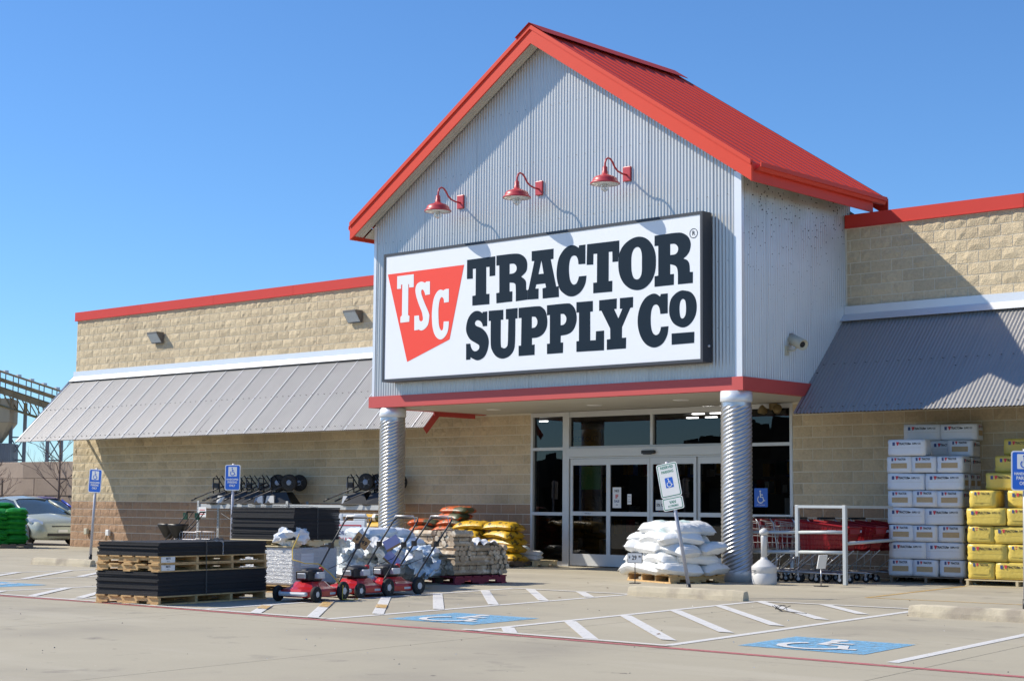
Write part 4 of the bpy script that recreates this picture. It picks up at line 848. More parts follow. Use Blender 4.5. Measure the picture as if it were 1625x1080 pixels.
for k in range(26):
    c = Vector((r_.uniform(-.55, .6), r_.uniform(-.4, .5), r_.uniform(.12, .66))); a0 = r_.uniform(0, 6); sz = r_.uniform(.16, .34)
    def f(u, v, c=c, a0=a0, sz=sz, k=k):
        x, y = (u-.5)*2*sz, (v-.5)*1.6*sz; z = .12*MN.noise(Vector((x*6+k*3, y*6, k)))+.06*MN.noise(Vector((x*15, y*15+k, 2)))+.03*MN.noise(Vector((x*34, y*20+k, 5)))
        q = Matrix.Rotation(a0, 3, 'Z') @ Matrix.Rotation(.8*sin(k*2.3), 3, 'X') @ Vector((x, y, z)); return tuple(c+q)
    b.grid(f, 14, 12, k % 5 if k % 5 < 3 else 0, True)
tag(b.build('torn_bag_heap', ['bluebag', 'film', 'bag'], None, (-2.12, -9.25, .0), .3), 'heap of torn pale plastic sacks slumped behind the second mower', 'torn sacks')
for (p, rz, tl, m, lb, tx) in (((-.90, -10.66, .70), .5, .62, 'card', 'brown card price tag reading 149 on the first mower handle', '$149'), ((-1.17, -9.86, .66), .5, -.5, 'lilac', 'lilac price card tilted high on a mower handle', ''), ((-1.18, -9.84, .44), .5, .7, 'lilac', 'lilac and tan price card hanging lower among the mower handles', '')):
    b = B(); M = Matrix.Translation(p) @ Matrix.Rotation(rz, 4, 'Z') @ Matrix.Rotation(tl, 4, 'Y'); b.box((-.11, -.002, -.075), (.11, .002, .075), 0, M)
    if tx: addtext(b, tx, .085, (0, -.004, 0), 1, M, .002)
    else: b.box((-.11, -.0035, -.078), (.11, .0035, -.05), 2, M)
    tag(b.build('price_card', [m, 'ink', 'card']), lb, 'price card')
# firewood bundles on a red pallet
fw_ = Vector((-2.70, -6.95, 0)); fr2 = RAD(-80)
fw_ = Vector((-2.62, -7.05, 0))
pallet('dark red pallet under the firewood bundles', (fw_.x, fw_.y, 0), RAD(0), .98, 1.12, .125, 'redwood', 3, 6)
def bundle(n, seed):
    r = random.Random(seed); rr = thing('firewood_bundle', 'x', 'firewood'); k = 0
    for j in range(3):
        for i in range(4):
            y = -.15+.10*i+.04*(j % 2); z = .055+.082*j; R = .048+r.uniform(-.006, .008)
            P = [(R*cos(a)*r.uniform(.8, 1.1), R*sin(a)*r.uniform(.8, 1.1)) for a in [2*pi*t/6+r.uniform(-.3, .3) for t in range(6)]]
            b = B(); L = .40+r.uniform(-.05, .05); b.add([(-L/2, y+p[0], z+p[1]) for p in P]+[(L/2, y+p[0], z+p[1]) for p in P], [tuple(range(5, -1, -1)), tuple(range(6, 12))]+[(t, (t+1) % 6, (t+1) % 6+6, t+6) for t in range(6)])
            b.build('log', 'firewood', rr)
    b = B()
    for x in (-.12, .12): b.tube([(x, .20*cos(a), .14+.145*sin(a)) for a in [2*pi*t/10 for t in range(11)]], .006, 4, 0, None, False)
    b.build('binding_wire', 'darksteel', rr)
    return rr
protoA = bundle(12, 3); protoA.scale.z = .9; first = True
spots = []
for k in range(3):
    for (x, y, a, w) in ((-.25, -.36, 0, 'left of the near face'), (.27, -.36, pi/2, 'right of the near face'), (.27, .03, 0 if k % 2 else pi/2, 'middle of the right side'), (.27, .40, pi/2 if k % 2 else 0, 'far end of the right side'), (-.25, .05, pi/2, 'left middle')):
        if k == 2 and w in ('far end of the right side', 'middle of the right side'): continue
        spots.append((x, y, a+(.0 if k != 1 else pi/2), w, k))
for (x, y, a, w, k) in spots:
    p = (fw_.x+x, fw_.y+y, .127+.213*k); lb = f'bundle of split firewood, {w}, {ORD[k]} layer of the red pallet'
    if first: protoA.location = p; protoA.rotation_euler = (0, 0, a); protoA['label'] = lb; protoA['group'] = 'firewood bundles'; first = False
    else: dup(protoA, p, a, lb, 'firewood bundles')
b = B()
def f(u, v):
    x, y = (u-.5)*.42, (v-.5)*.55; return (x, y, .05+.10*MN.noise(Vector((x*8, y*8, 3)))+.05*MN.noise(Vector((x*20, y*20, 1)))-(.16*max(0, v-.75)))
b.grid(f, 12, 12, 0, True)
tag(b.build('loose_film', 'film', None, (fw_.x+.28, fw_.y+.18, .575), .1), 'loose white film lying over the firewood bundles', 'plastic film')
# orange and yellow feed bags by the wall
BAGO = [bagmesh('orange_bag', .70, .44, .14, 60+i, 'orange', .08) for i in range(5)]
bagpile('orange_bag', 'bag', 'orange feed bag', 'by the wall', 'orange feed bags by the wall', (-8.75, -.95, .13), 0, BAGO, [
    [(-.5, -.2, .1, 'left end'), (.2, -.2, .1, 'middle'), (.75, -.1, .3, 'right end')], [(-.5, -.15, 0, 'left end'), (.2, -.15, .1, 'middle'), (.72, -.1, 0, 'right end')], [(-.45, -.2, .1, 'left end'), (.25, -.2, 0, 'middle'), (.75, -.1, .1, 'right end')],
    [(-.5, -.25, .4, 'left end'), (.15, -.22, .2, 'middle'), (.72, -.2, -.3, 'right end')], [(-.42, -.25, .6, 'left end'), (.22, -.2, .25, 'middle'), (.68, -.15, -.3, 'right end')], [(-.45, -.25, .3, 'left end'), (.30, -.2, .1, 'right')], [(.30, -.15, -.15, 'middle')], [(.30, -.15, .1, 'middle')]], .128, .04, 12)
pallet('weathered pallet under the orange feed bags', (-8.65, -1.0, 0), 0, 2.0, 1.0, .125, 'darkwood')
BAGY = [bagmesh('yellow_bag', .82, .5, .16, 80+i, 'yellowbag', .08) for i in range(5)]
bagpile('yellow_bag', 'bag', 'yellow feed bag', 'by the wall', 'yellow feed bags by the wall', (-7.35, -1.25, .12), 0, BAGY, [
    [(-.42, -.1, 0, 'left'), (.40, 0, 0, 'right')], [(-.42, -.1, 0, 'left'), (.40, 0, .1, 'right')], [(-.42, -.12, .1, 'left'), (.38, 0, 0, 'right')], [(-.45, -.12, .1, 'left'), (.38, 0, -.1, 'right')], [(-.38, -.1, .15, 'left'), (.36, 0, .05, 'right')]], .15, .03, 15)
pallet('weathered pallet under the yellow feed bags', (-7.35, -1.25, 0), 0, 1.6, 1.0, .12, 'darkwood')
# yellow and white bags behind the left column
BAGC = []
for i in range(4):
    me = bagmesh('seed_bag', .62, .42, .15, 120+i, 'bag'); me.materials.append(M_['intyellow']); me.materials.append(M_['orange'])
    for p in me.polygons:
        c = p.center
        if c.y < -.08 and -.20 < c.x < .12: p.material_index = 1
        elif c.y < -.05 and c.x > .2: p.material_index = 2
    BAGC.append(me)
bagpile('seed_bag', 'bag', 'white and yellow seed bag', 'behind the left column', 'seed bags behind the left column', (-9.55, -2.35, .12), RAD(8), BAGC, [[(-.32, -.2, 0, 'left'), (.36, -.2, 0, 'right')] for k in range(5)]+[[(.1, -.2, .1, 'middle')]], .145, .025, 17)
pallet('pallet under the seed bags behind the left column', (-9.5, -2.4, 0), RAD(8), 1.4, .9, .12, 'darkwood')
# low pallet with small bags beside the door
pallet('low pallet beside the glass door with a few small bags', (-7.02, -.62, 0), 0, 1.15, .7, .12, 'palewood')
BAGS = [bagmesh('small_bag', .42, .30, .10, 140+i, ['bag', 'film', 'bluebag'][i], .12) for i in range(3)]
for (x, y, z, a, i, lb) in ((-7.38, -.72, .12, .2, 0, 'small white bag at the left end of the low pallet'), (-7.20, -.60, .20, .9, 1, 'crumpled clear bag on the low pallet behind the price sign'), (-7.28, -.5, .29, .3, 2, 'small pale bag on top at the left of the low pallet'), (-6.72, -.75, .12, .1, 0, 'flat white bag at the right end of the low pallet'), (-6.74, -.72, .20, .4, 0, 'upper flat white bag at the right end of the low pallet')):
    tag(link('small_bag', BAGS[i], None, (x, y, z), a), lb, 'bag', 'small bags beside the door')
# green mulch bags at the far left
BAGG = [bagmesh('green_bag', .86, .60, .165, 160+i, 'greenbag', .07) for i in range(5)]
gp = (-23.75, -2.05, 0); gr = RAD(-30)
bagpile('green_bag', 'bag', 'glossy green bag', 'by the parked car', 'green mulch bags', (gp[0], gp[1], .10), gr, BAGG, [[(.30, -.30, 0, 'near right'), (-.44, -.30, 0, 'near left'), (.30, .16, 0, 'far right')] for k in range(7)]+[[(.0, -.2, .1, 'middle')]], .128, .03, 19)
pallet('pallet under the green mulch bags', gp, gr, 1.7, 1.2, .11, 'darkwood')

# ------------------------------------------------------------------ pressed bales, white and yellow
def balemesh(name, w, d, h, m, seed):
    bm = bmesh.new(); bmesh.ops.create_cube(bm, size=1)
    bmesh.ops.subdivide_edges(bm, edges=bm.edges[:], cuts=5, use_grid_fill=True)
    o = Vector((seed*3.1, seed*1.7, 0))
    for v in bm.verts:
        c = v.co; 
        q = Vector((c.x*2, c.y*2, c.z*2)); p = 22.0; ln = (abs(q.x)**p+abs(q.y)**p+abs(q.z)**p)**(1/p); q = q/ln*max(abs(q.x), abs(q.y), abs(q.z)) if ln > 0 else q
        n = MN.noise(q*2.3+o)*.016+MN.noise(q*6+o)*.010
        v.co = Vector((q.x*w*.512, q.y*d*.512, q.z*h/2+h/2))+Vector((q.x, q.y, q.z*.6))*n*.55
    me = bpy.data.meshes.new(name); bm.to_mesh(me); bm.free(); me.materials.append(M_[m]); me.polygons.foreach_set('use_smooth', [True]*len(me.polygons)); return me
def printside(name, w, d, h, long, yellow):
    """printing on the face towards -y of a bale; long faces carry the full line, ends a short line and a tan panel"""
    b = B(); y = -d*.512-.006; z = h*.70
    k = .052
    def face(M, long):
        if long:
            b.box((-.225, -.0008, z-.028), (-.185, .0008, z+.028), 3, M)
            b.add([(-.165, 0, z+.03), (-.115, 0, z+.03), (-.13, 0, z-.02), (-.15, 0, z-.03)], [(3,2,1,0)], 2, False, M)
            addtext(b, 'TRACTOR', k, (-.035, -.001, z), 1, M, .0016, sx=.70); addtext(b, 'SUPPLY CO', .04, (.165, -.001, z), 1, M, .0012, sx=.66)
            b.add([(.058+.02*cos(a*pi/4), 0, z+.011*sin(a*pi/4)) for a in range(8)], [tuple(range(8))], 1, False, M)
            b.box((-w/2+.03, -.0006, h*.47), (w/2-.03, .0006, h*.476), 4, M)
        else:
            b.box((-.12, -.0008, z+.0), (-.09, .0008, z+.05), 3, M)
            b.add([(-.075, 0, z+.05), (-.035, 0, z+.05), (-.048, 0, z+.008), (-.062, 0, z)], [(3,2,1,0)], 2, False, M)
            addtext(b, 'TRACTOR', k*.9, (.045, -.001, z+.026), 1, M, .0015, sx=.62)
            b.box((-.13, -.0007, h*.28), (.13, .0007, h*.58), 4, M)
    face(Matrix.Translation((0, y, 0)), long)
    return b.mesh(name, ['bale', 'ink', 'redink', 'blueink', 'ybale' if yellow else 'tanprint'])
def bales(pref, base, rz, rows, m, yellow, group, where, side_cols, colname):
    """rows of bales: 'e' rows show three ends, 's' rows two long sides"""
    T = RZ(rz, (base[0], base[1], base[2])); BH = .275
    ml = [balemesh(pref, .60, .40, BH-.008, m, i+(50 if yellow else 0)) for i in range(4)]; me_ = [balemesh(pref, .40, .60, BH-.008, m, i+9+(50 if yellow else 0)) for i in range(4)]
    pl = printside('printed_label', .60, .40, BH, True, yellow); pe = printside('printed_label', .40, .60, BH, False, yellow); pls = printside('printed_label', .60, .60, BH, True, yellow)
    nm = ['left', 'middle', 'right']
    for k, (kind, xs) in enumerate(rows):
        for q in xs:
            x, yv, word = q[:3]; long = q[3] if len(q) > 3 else kind == 's'
            p = T @ Vector((x+rnd.uniform(-.012, .012), yv+rnd.uniform(-.015, .015), k*BH))
            o = link(pref, (ml if long else me_)[rnd.randrange(4)], None, p, rz+rnd.uniform(-.03, .03)); o.rotation_euler.x = rnd.uniform(-.012, .012); o.rotation_euler.y = rnd.uniform(-.015, .015)
            tag(o, f'{colname} pressed bale, {word} of the {ORD[k]} row {where}', 'bale', group)
            link('printed_label', pl if long else pe, o)
            if word in side_cols:
                s = link('printed_label', pe if long else pls, o); s.rotation_euler = (0, 0, pi/2)
                if long: s.location = (0, 0, 0); s.scale = (.9, 1, 1)
                s.location = ((.30-.30) if long else (.20-.30), 0, 0)
E3 = [(.20, .30, 'left'), (.605, .30, 'middle'), (1.01, .30, 'right front'), (1.01, .91, 'right back')]
S2 = [(.30, .20, 'left'), (.91, .20, 'right front'), (.91, .61, 'right middle', True), (.91, 1.02, 'right back', True)]
rows = [('e', E3) if k % 2 == 0 else ('s', S2) for k in range(7)]
rows[1] = ('s', S2); rows.append(('s', [(.32, .20, 'left'), (.80, .95, 'middle back', True), (1.02, .90, 'right back', False)])); rows.append(('s', [(.36, .95, 'left back'), (.97, .95, 'right back')]))
wbp = (1.58, -1.42); wbr = RAD(13)
pallet('dark pallet under the tall stack of white bales', (wbp[0]+.6*cos(wbr)-.6*sin(wbr), wbp[1]+.6*sin(wbr)+.6*cos(wbr), 0), wbr, 1.2, 1.2, .11, 'darkwood')
bales('white_bale', (wbp[0], wbp[1], .112), wbr, rows, 'bale', False, 'white bales in the tall stack', 'in the tall white stack', ('right front', 'right back', 'right middle'), 'white plastic-wrapped')
yb = (3.03, -1.55); yr = RAD(11)
yrows = []
for k in range(5):
    yrows.append(('x', [(.20, .30, 'left end', False), (.71, .20, 'second', True), (1.32, .20, 'third', True)] if k % 2 == 0 else [(.30, .20, 'left end', True), (.81, .30, 'second', False), (1.32, .22, 'third', True)]))
yrows[4] = ('x', [(.24, .30, 'left end', False), (.90, .35, 'second', True)])
yrows.append(('x', [(.50, .55, 'left end', True), (1.12, .5, 'second', True)])); yrows.append(('x', [(.62, .70, 'left end', True), (1.24, .7, 'second', True)])); yrows.append(('x', [(.70, .95, 'left end', True), (1.32, .95, 'second', True)]))
pallet('pale pallet under the yellow bales', (yb[0]+.75*cos(yr)-.6*sin(yr), yb[1]+.75*sin(yr)+.6*cos(yr), 0), yr, 1.6, 1.2, .11, 'palewood')
bales('yellow_bale', (yb[0], yb[1], .112), yr, yrows, 'ybale', True, 'yellow bales in the stack', 'in the yellow stack', (), 'yellow plastic-wrapped')

# ------------------------------------------------------------------ lawn mowers (front towards local -y)
def wheel(parent, name, x, y, r, w, hub='hubgrey'):
    M = Matrix.Rotation(pi/2, 4, 'Y')
    ti = .80 if hub == 'hubgrey' else .66; o = B().lathe([(r*ti, -w/2), (r*.94, -w/2), (r, -w*.3), (r, w*.3), (r*.94, w/2), (r*ti, w/2)], 20, 0, M).build(name, 'tyre', parent, (x, y, r))
    h = r*(1.18 if hub == 'hubgrey' else 1.0); b = B(); b.lathe([(.004, -w*.52), (h*.30, -w*.54), (h*.36, -w*.42), (h*.62, -w*.40), (h*.70, -w*.5), (h*.70, w*.5), (h*.62, w*.40), (h*.36, w*.42), (h*.30, w*.54), (.004, w*.52)], 20, 0, M)
    for k in range(5):
        a = 2*pi*k/5; Mk = Matrix.Rotation(a, 4, 'X'); b.box((-w*.5, r*.3, -.012), (w*.5, r*.64, .012), 1, Mk)
    b.build('hub', [hub, 'wpgrey'], o)
    return o
def mower():
    r = thing('lawn_mower', 'x', 'lawn mower', (0,0,0), 0, 'red push mowers in a row')
    b = B()                                             # deck: rounded shell with a domed top
    out = [(-.23, -.30), (-.10, -.36), (.10, -.36), (.23, -.30), (.255, -.1), (.25, .2), (.18, .34), (-.18, .34), (-.25, .2), (-.255, -.1)]
    rings = [(.96, .055), (1.0, .065), (1.0, .125), (.93, .150), (.70, .175), (.5, .235), (.3, .24)]
    V = [(x*s, y*s, z) for s, z in rings for x, y in out]; n = len(out)
    b.add(V, [(i*n+k, i*n+(k+1) % n, (i+1)*n+(k+1) % n, (i+1)*n+k) for i in range(len(rings)-1) for k in range(n)]+[tuple((len(rings)-1)*n+k for k in range(n))], 0, False)
    b.build('deck', 'mowred', r)
    q = B(); q.box((-.252, -.03, .075), (-.2515, .16, .105)) if 0 else q.add([(.2535, -.06, .08), (.2515, .17, .08), (.2515, .17, .108), (.2535, -.06, .108)], [(0,1,2,3)]); q.build('decal', 'hubgrey', r)
    B().box((-.20, -.405, .07), (.20, -.345, .12), 0, None, .02).build('front_bar', 'hubgrey', r)
    B().box((-.27, .0, .09), (-.245, .16, .16)).build('side_chute', 'black', r)
    e = B(); e.lathe([(.13, .235), (.135, .27), (.13, .31), (.12, .32)], 18); e.box((-.10, -.19, .25), (.10, -.08, .37), 0, None, .015); eo = e.build('engine', 'black', r)
    B().lathe([(.13, .318), (.15, .335), (.148, .36), (.11, .39), (.05, .40), (.001, .402)], 20).build('engine_cover', 'black', eo)
    B().box((-.06, -.215, .27), (.06, -.185, .34), 0, None, .008).build('muffler', 'chrome', eo); B().lathe([(.03, 0), (.032, .04), (.02, .05)], 10).build('fuel_cap', 'mowred', eo, (.09, .09, .355))
    B().box((.10, -.08, .27), (.17, .06, .35), 0, None, .012).build('air_filter', 'hubgrey', eo)
    for x in (-.275, .275):
        wheel(r, 'wheel', x, -.29, .095, .05); wheel(r, 'wheel', x, .30, .115, .05)
    for x in (-.20, .20):
        B().tube([(x, .30, .20), (x, .36, .26), (x, .74, .66)], .012, 6).build('lower_handle', 'black', r)
        B().box((x-.02, .70, .62), (x+.02, .77, .69)).build('handle_knob', 'black', r)
    B().tube([(-.20, .72, .64), (-.20, 1.04, .96), (-.17, 1.09, 1.005), (.17, 1.09, 1.005), (.20, 1.04, .96), (.20, .72, .64)], .012, 6).build('upper_handle', 'black', r)
    B().tube([(-.19, 1.0, .94), (-.15, 1.02, 1.03), (.15, 1.02, 1.03), (.19, 1.0, .94)], .006, 5).build('bail_bar', 'chrome', r)
    B().tube([(.20, 1.0, .93), (.24, .8, .74), (.20, .5, .48), (.12, .2, .38)], .005, 4).build('control_cable', 'black', r)
    return r
mz = mower(); mz['label'] = 'red push mower nearest the black mats, yellow cord on its engine'; mz.location = (-.345, -12.0, 0); mz.rotation_euler = (0, 0, RAD(15))
dup(mz, (-.66, -10.95, 0), RAD(10), 'red push mower in the middle of the row of three')
dup(mz, (-.80, -10.27, 0), RAD(4), 'red push mower at the far end of the row of three')
b = B(); Mm = RZ(RAD(15), (-.345, -12.0, 0))
b.tube([Mm @ Vector(p) for p in ((-.22, .05, .80), (-.20, -.12, .62), (-.14, -.20, .50), (.02, -.16, .455), (.12, -.02, .45), (.22, .10, .33), (.27, .2, .22), (.30, .26, .18), (.33, .20, .02), (.42, .3, .012), (.36, .5, .012))], .007, 6)
tag(b.build('yellow_rope', 'rope'), 'yellow cord looped over the first mower engine down to the ground', 'rope')

# ------------------------------------------------------------------ sign posts, price signs, wheel stops
def access_sign(label, x, y, face, lean, hgt, kind, group):
    r = thing('access_sign', label, 'parking sign', (x, y, 0), face, group); r.rotation_euler = (RAD(0), lean, face)
    B().tube([(0, .012, .0), (0, .012, hgt+.05)], .026, 8).build('post', 'galvpost', r)
    B().tube([(0, .012, .0), (0, .012, .17)], .032, 8).build('post_sleeve', 'black', r)
    b = B(); w, h = .305, (.457 if kind == 'blue' else .64); n = 5
    def rr(w, h, q, y):
        pts = []
        for cx, cz, a0 in ((w/2-q, h/2-q, 0), (-w/2+q, h/2-q, 90), (-w/2+q, -h/2+q, 180), (w/2-q, -h/2+q, 270)):
            for k in range(n): a = RAD(a0+90*k/(n-1)); pts.append((cx+q*cos(a), cz+q*sin(a)))
        return pts
    zc = hgt-h/2+.03
    def plate(w, h, q, y0, y1, mi, zz): b.prism([(p[0], p[1]+zz) for p in rr(w, h, q, 0)], (y0, y1), mi)
    if kind == 'blue':
        plate(w, h, .035, -.022, -.016, 1, zc); plate(w-.03, h-.03, .025, -.0235, -.021, 0, zc)
        plate(.17, .17, .01, -.0250, -.0225, 1, zc+.105); wheelchair(lambda X, Z, k: (X, -.0258-.0004*k, zc+.105+Z), b, 0, .15)
        for t, dz, s in (('HANDICAPPED', -.035, .042), ('PARKING', -.085, .055), ('ONLY', -.145, .055)): addtext(b, t, s, (0, -.0250, zc+dz), 1, None, .0015, sx=.82)
    else:
        plate(w, .455, .03, -.022, -.016, 1, zc+.0925); plate(w-.024, .431, .022, -.0232, -.021, 2, zc+.0925); plate(w-.044, .411, .016, -.0244, -.022, 1, zc+.0925)
        for t, dz, s in (('RESERVED', .265, .05), ('PARKING', .205, .05)): addtext(b, t, s, (0, -.0254, zc+dz), 2, None, .0012, sx=.85)
        plate(.115, .135, .008, -.0256, -.023, 0, zc+.06); wheelchair(lambda X, Z, k: (X, -.0264-.0004*k, zc+.06+Z), b, 1, .12)
        plate(w, .170, .025, -.022, -.016, 1, zc-.2225); plate(w-.024, .148, .018, -.0232, -.021, 2, zc-.2225); plate(w-.044, .128, .014, -.0244, -.022, 1, zc-.2225)
        addtext(b, 'VAN', .055, (0, -.0254, zc-.2025), 2, None, .0015, sx=.85); addtext(b, 'ACCESSIBLE', .036, (0, -.0254, zc-.2525), 2, None, .001, sx=.8)
    b.build('sign_plate', ['signblue', 'white', 'greenink'], r)
G1 = 'access parking signs'
access_sign('blue wheelchair parking sign standing alone by the far wheel stop', -12.84, -6.84, RAD(18), RAD(3), 1.80, 'blue', G1)
access_sign('blue wheelchair parking sign in front of the shelf of carts', -8.52, -6.8, RAD(24), RAD(0.5), 1.84, 'blue', G1)
access_sign('blue wheelchair parking sign at the right by the yellow bales', 6.78, -7.5, RAD(22), RAD(1), 1.82, 'blue', G1)
access_sign('green and white reserved van parking sign leaning to the left', 2.16, -7.6, RAD(12), RAD(-11), 1.76, 'van', G1)
def wheelstop(label, x, y, L, rz):
    b = B(); n = 12; prof = [(-.085, 0), (.085, 0), (.080, .055), (.058, .122), (.03, .135), (-.03, .135), (-.058, .122), (-.080, .055)]
    V = []; F = []; m = len(prof); r = random.Random(int(x*10))
    for i in range(n+1):
        t = -L/2+L*i/n; e = .82 if i in (0, n) else 1
        for p in prof: V.append((t, p[0]*(1+r.uniform(-.03, .03))*e, p[1]*(.88 if i in (0, n) else 1)+(r.uniform(-.004, .004) if p[1] > 0 else 0)))
    for i in range(n):
        for k in range(m): F.append((i*m+k, i*m+(k+1) % m, (i+1)*m+(k+1) % m, (i+1)*m+k))
    F += [tuple(range(m-1, -1, -1)), tuple(n*m+k for k in range(m))]
    b.add(V, F); tag(b.build('wheel_stop', 'conc', None, (x, y, 0), rz), label, 'wheel stop', 'concrete wheel stops')
wheelstop('weathered concrete wheel stop before the white sacks', 2.27, -7.83, 1.83, RAD(1)); wheelstop('weathered concrete wheel stop at the right before the bales', 7.0, -8.86, 1.83, RAD(0)); wheelstop('weathered concrete wheel stop at the far left', -12.05, -7.95, 1.83, RAD(3))

def price_sign(label, x, y, rz, h, w, hh, text, lean=0, frame='ink'):
    r = thing('price_sign', label, 'price sign', (x, y, 0), rz, 'price signs on stands'); 
    B().box((-.07, -.09, 0), (.07, .09, .012)).build('foot', 'darksteel', r); B().tube([(0, 0, .01), (0, 0, h)], .008, 6).build('stem', 'darksteel' if frame == 'ink' else 'chrome', r)
    b = B(); M = Matrix.Translation((0, 0, h)) @ Matrix.Rotation(lean, 4, 'X'); b.box((-w/2, -.008, 0), (w/2, .008, hh), 1, M); b.box((-w/2+.01, -.0095, .01), (w/2-.01, .0, hh-.01), 0, M)
    for t, s, dx, dz in text: addtext(b, t, s, (dx, -.0105, hh/2+dz), 2, M, .002, sx=.8)
    b.build('card', ['white', frame, 'ink'], r)
price_sign('black framed price card reading 29.99 before the white sacks', -.80, -5.0, RAD(24), .31, .24, .165, [('$', .05, -.085, .012), ('29', .095, -.01, 0), ('99', .045, .075, .018)])
price_sign('white price card on a thin stand by the low door pallet', -6.93, -.95, RAD(28), .34, .22, .20, [('$2', .07, 0, .0), ('99', .035, .05, .02)], 0, 'white')
price_sign('small white card tilted on a stand before the shopping carts', 1.62, -3.52, RAD(75), .27, .17, .21, [], .25, 'white')

# smoking urn
r = thing('ash_urn', 'light grey smokers urn beside the right column', 'ash urn', (.70, -3.68, 0))
B().lathe([(.0, 0), (.185, 0), (.195, .02), (.195, .17), (.19, .175), (.19, .182), (.195, .187), (.195, .27), (.193, .278), (.183, .288), (.085, .372), (.062, .386), (.053, .395), (.05, .42)], 28).build('base', 'urn', r)
B().lathe([(.048, .42), (.047, .73), (.044, .75)], 18).build('stem', 'urn', r)
B().lathe([(.03, .75), (.06, .775), (.075, .79), (.07, .825), (.04, .855), (.01, .868)], 18).build('cap', 'urn', r)
b = B(); b.box((-.09, -.200, .215), (-.02, -.192, .222)); b.box((-.09, -.200, .18), (-.02, -.192, .185)); b.build('latch', 'ink', r)

# ------------------------------------------------------------------ cart corral and carts
r = thing('cart_corral', 'grey tubular rail frame around the shopping carts', 'cart corral')
Yc = -2.84
def rail(name, pts, rad=.027): B().tube(pts, rad, 8).build(name, 'rail', r)
B().box((1.605, Yc-.03, 0), (1.665, Yc+.03, 1.23), 0, None, .006).build('post', 'rail', r); B().box((.74, Yc-.025, .42), (.80, Yc+.025, 1.23), 0, None, .006).build('post', 'rail', r)
B().box((.80, Yc-.025, 1.185), (1.605, Yc+.025, 1.228)).build('top_rail', 'rail', r); B().box((1.61, Yc+.03, 1.185), (1.66, -.02, 1.228)).build('top_rail', 'rail', r)
rail('side_rail', [(.80, Yc, .80), (1.605, Yc, .815)]); rail('side_rail', [(.80, Yc, .49), (1.605, Yc, .50)])
rail('side_rail', [(.74, Yc, .80), (.1, Yc, .79), (-.32, Yc+.02, .79), (-.42, Yc+.08, .72), (-.44, Yc+.1, .60)]); rail('side_rail', [(.74, Yc, .49), (-.42, Yc+.05, .47)])
rail('end_rail', [(1.635, Yc+.03, .64), (1.635, -.05, .72)]); rail('end_rail', [(1.635, Yc+.03, .36), (1.635, -.05, .40)]) if 0 else None
B().box((-.46, Yc+.04, 0), (-.41, Yc+.09, .62)).build('post', 'rail', r)
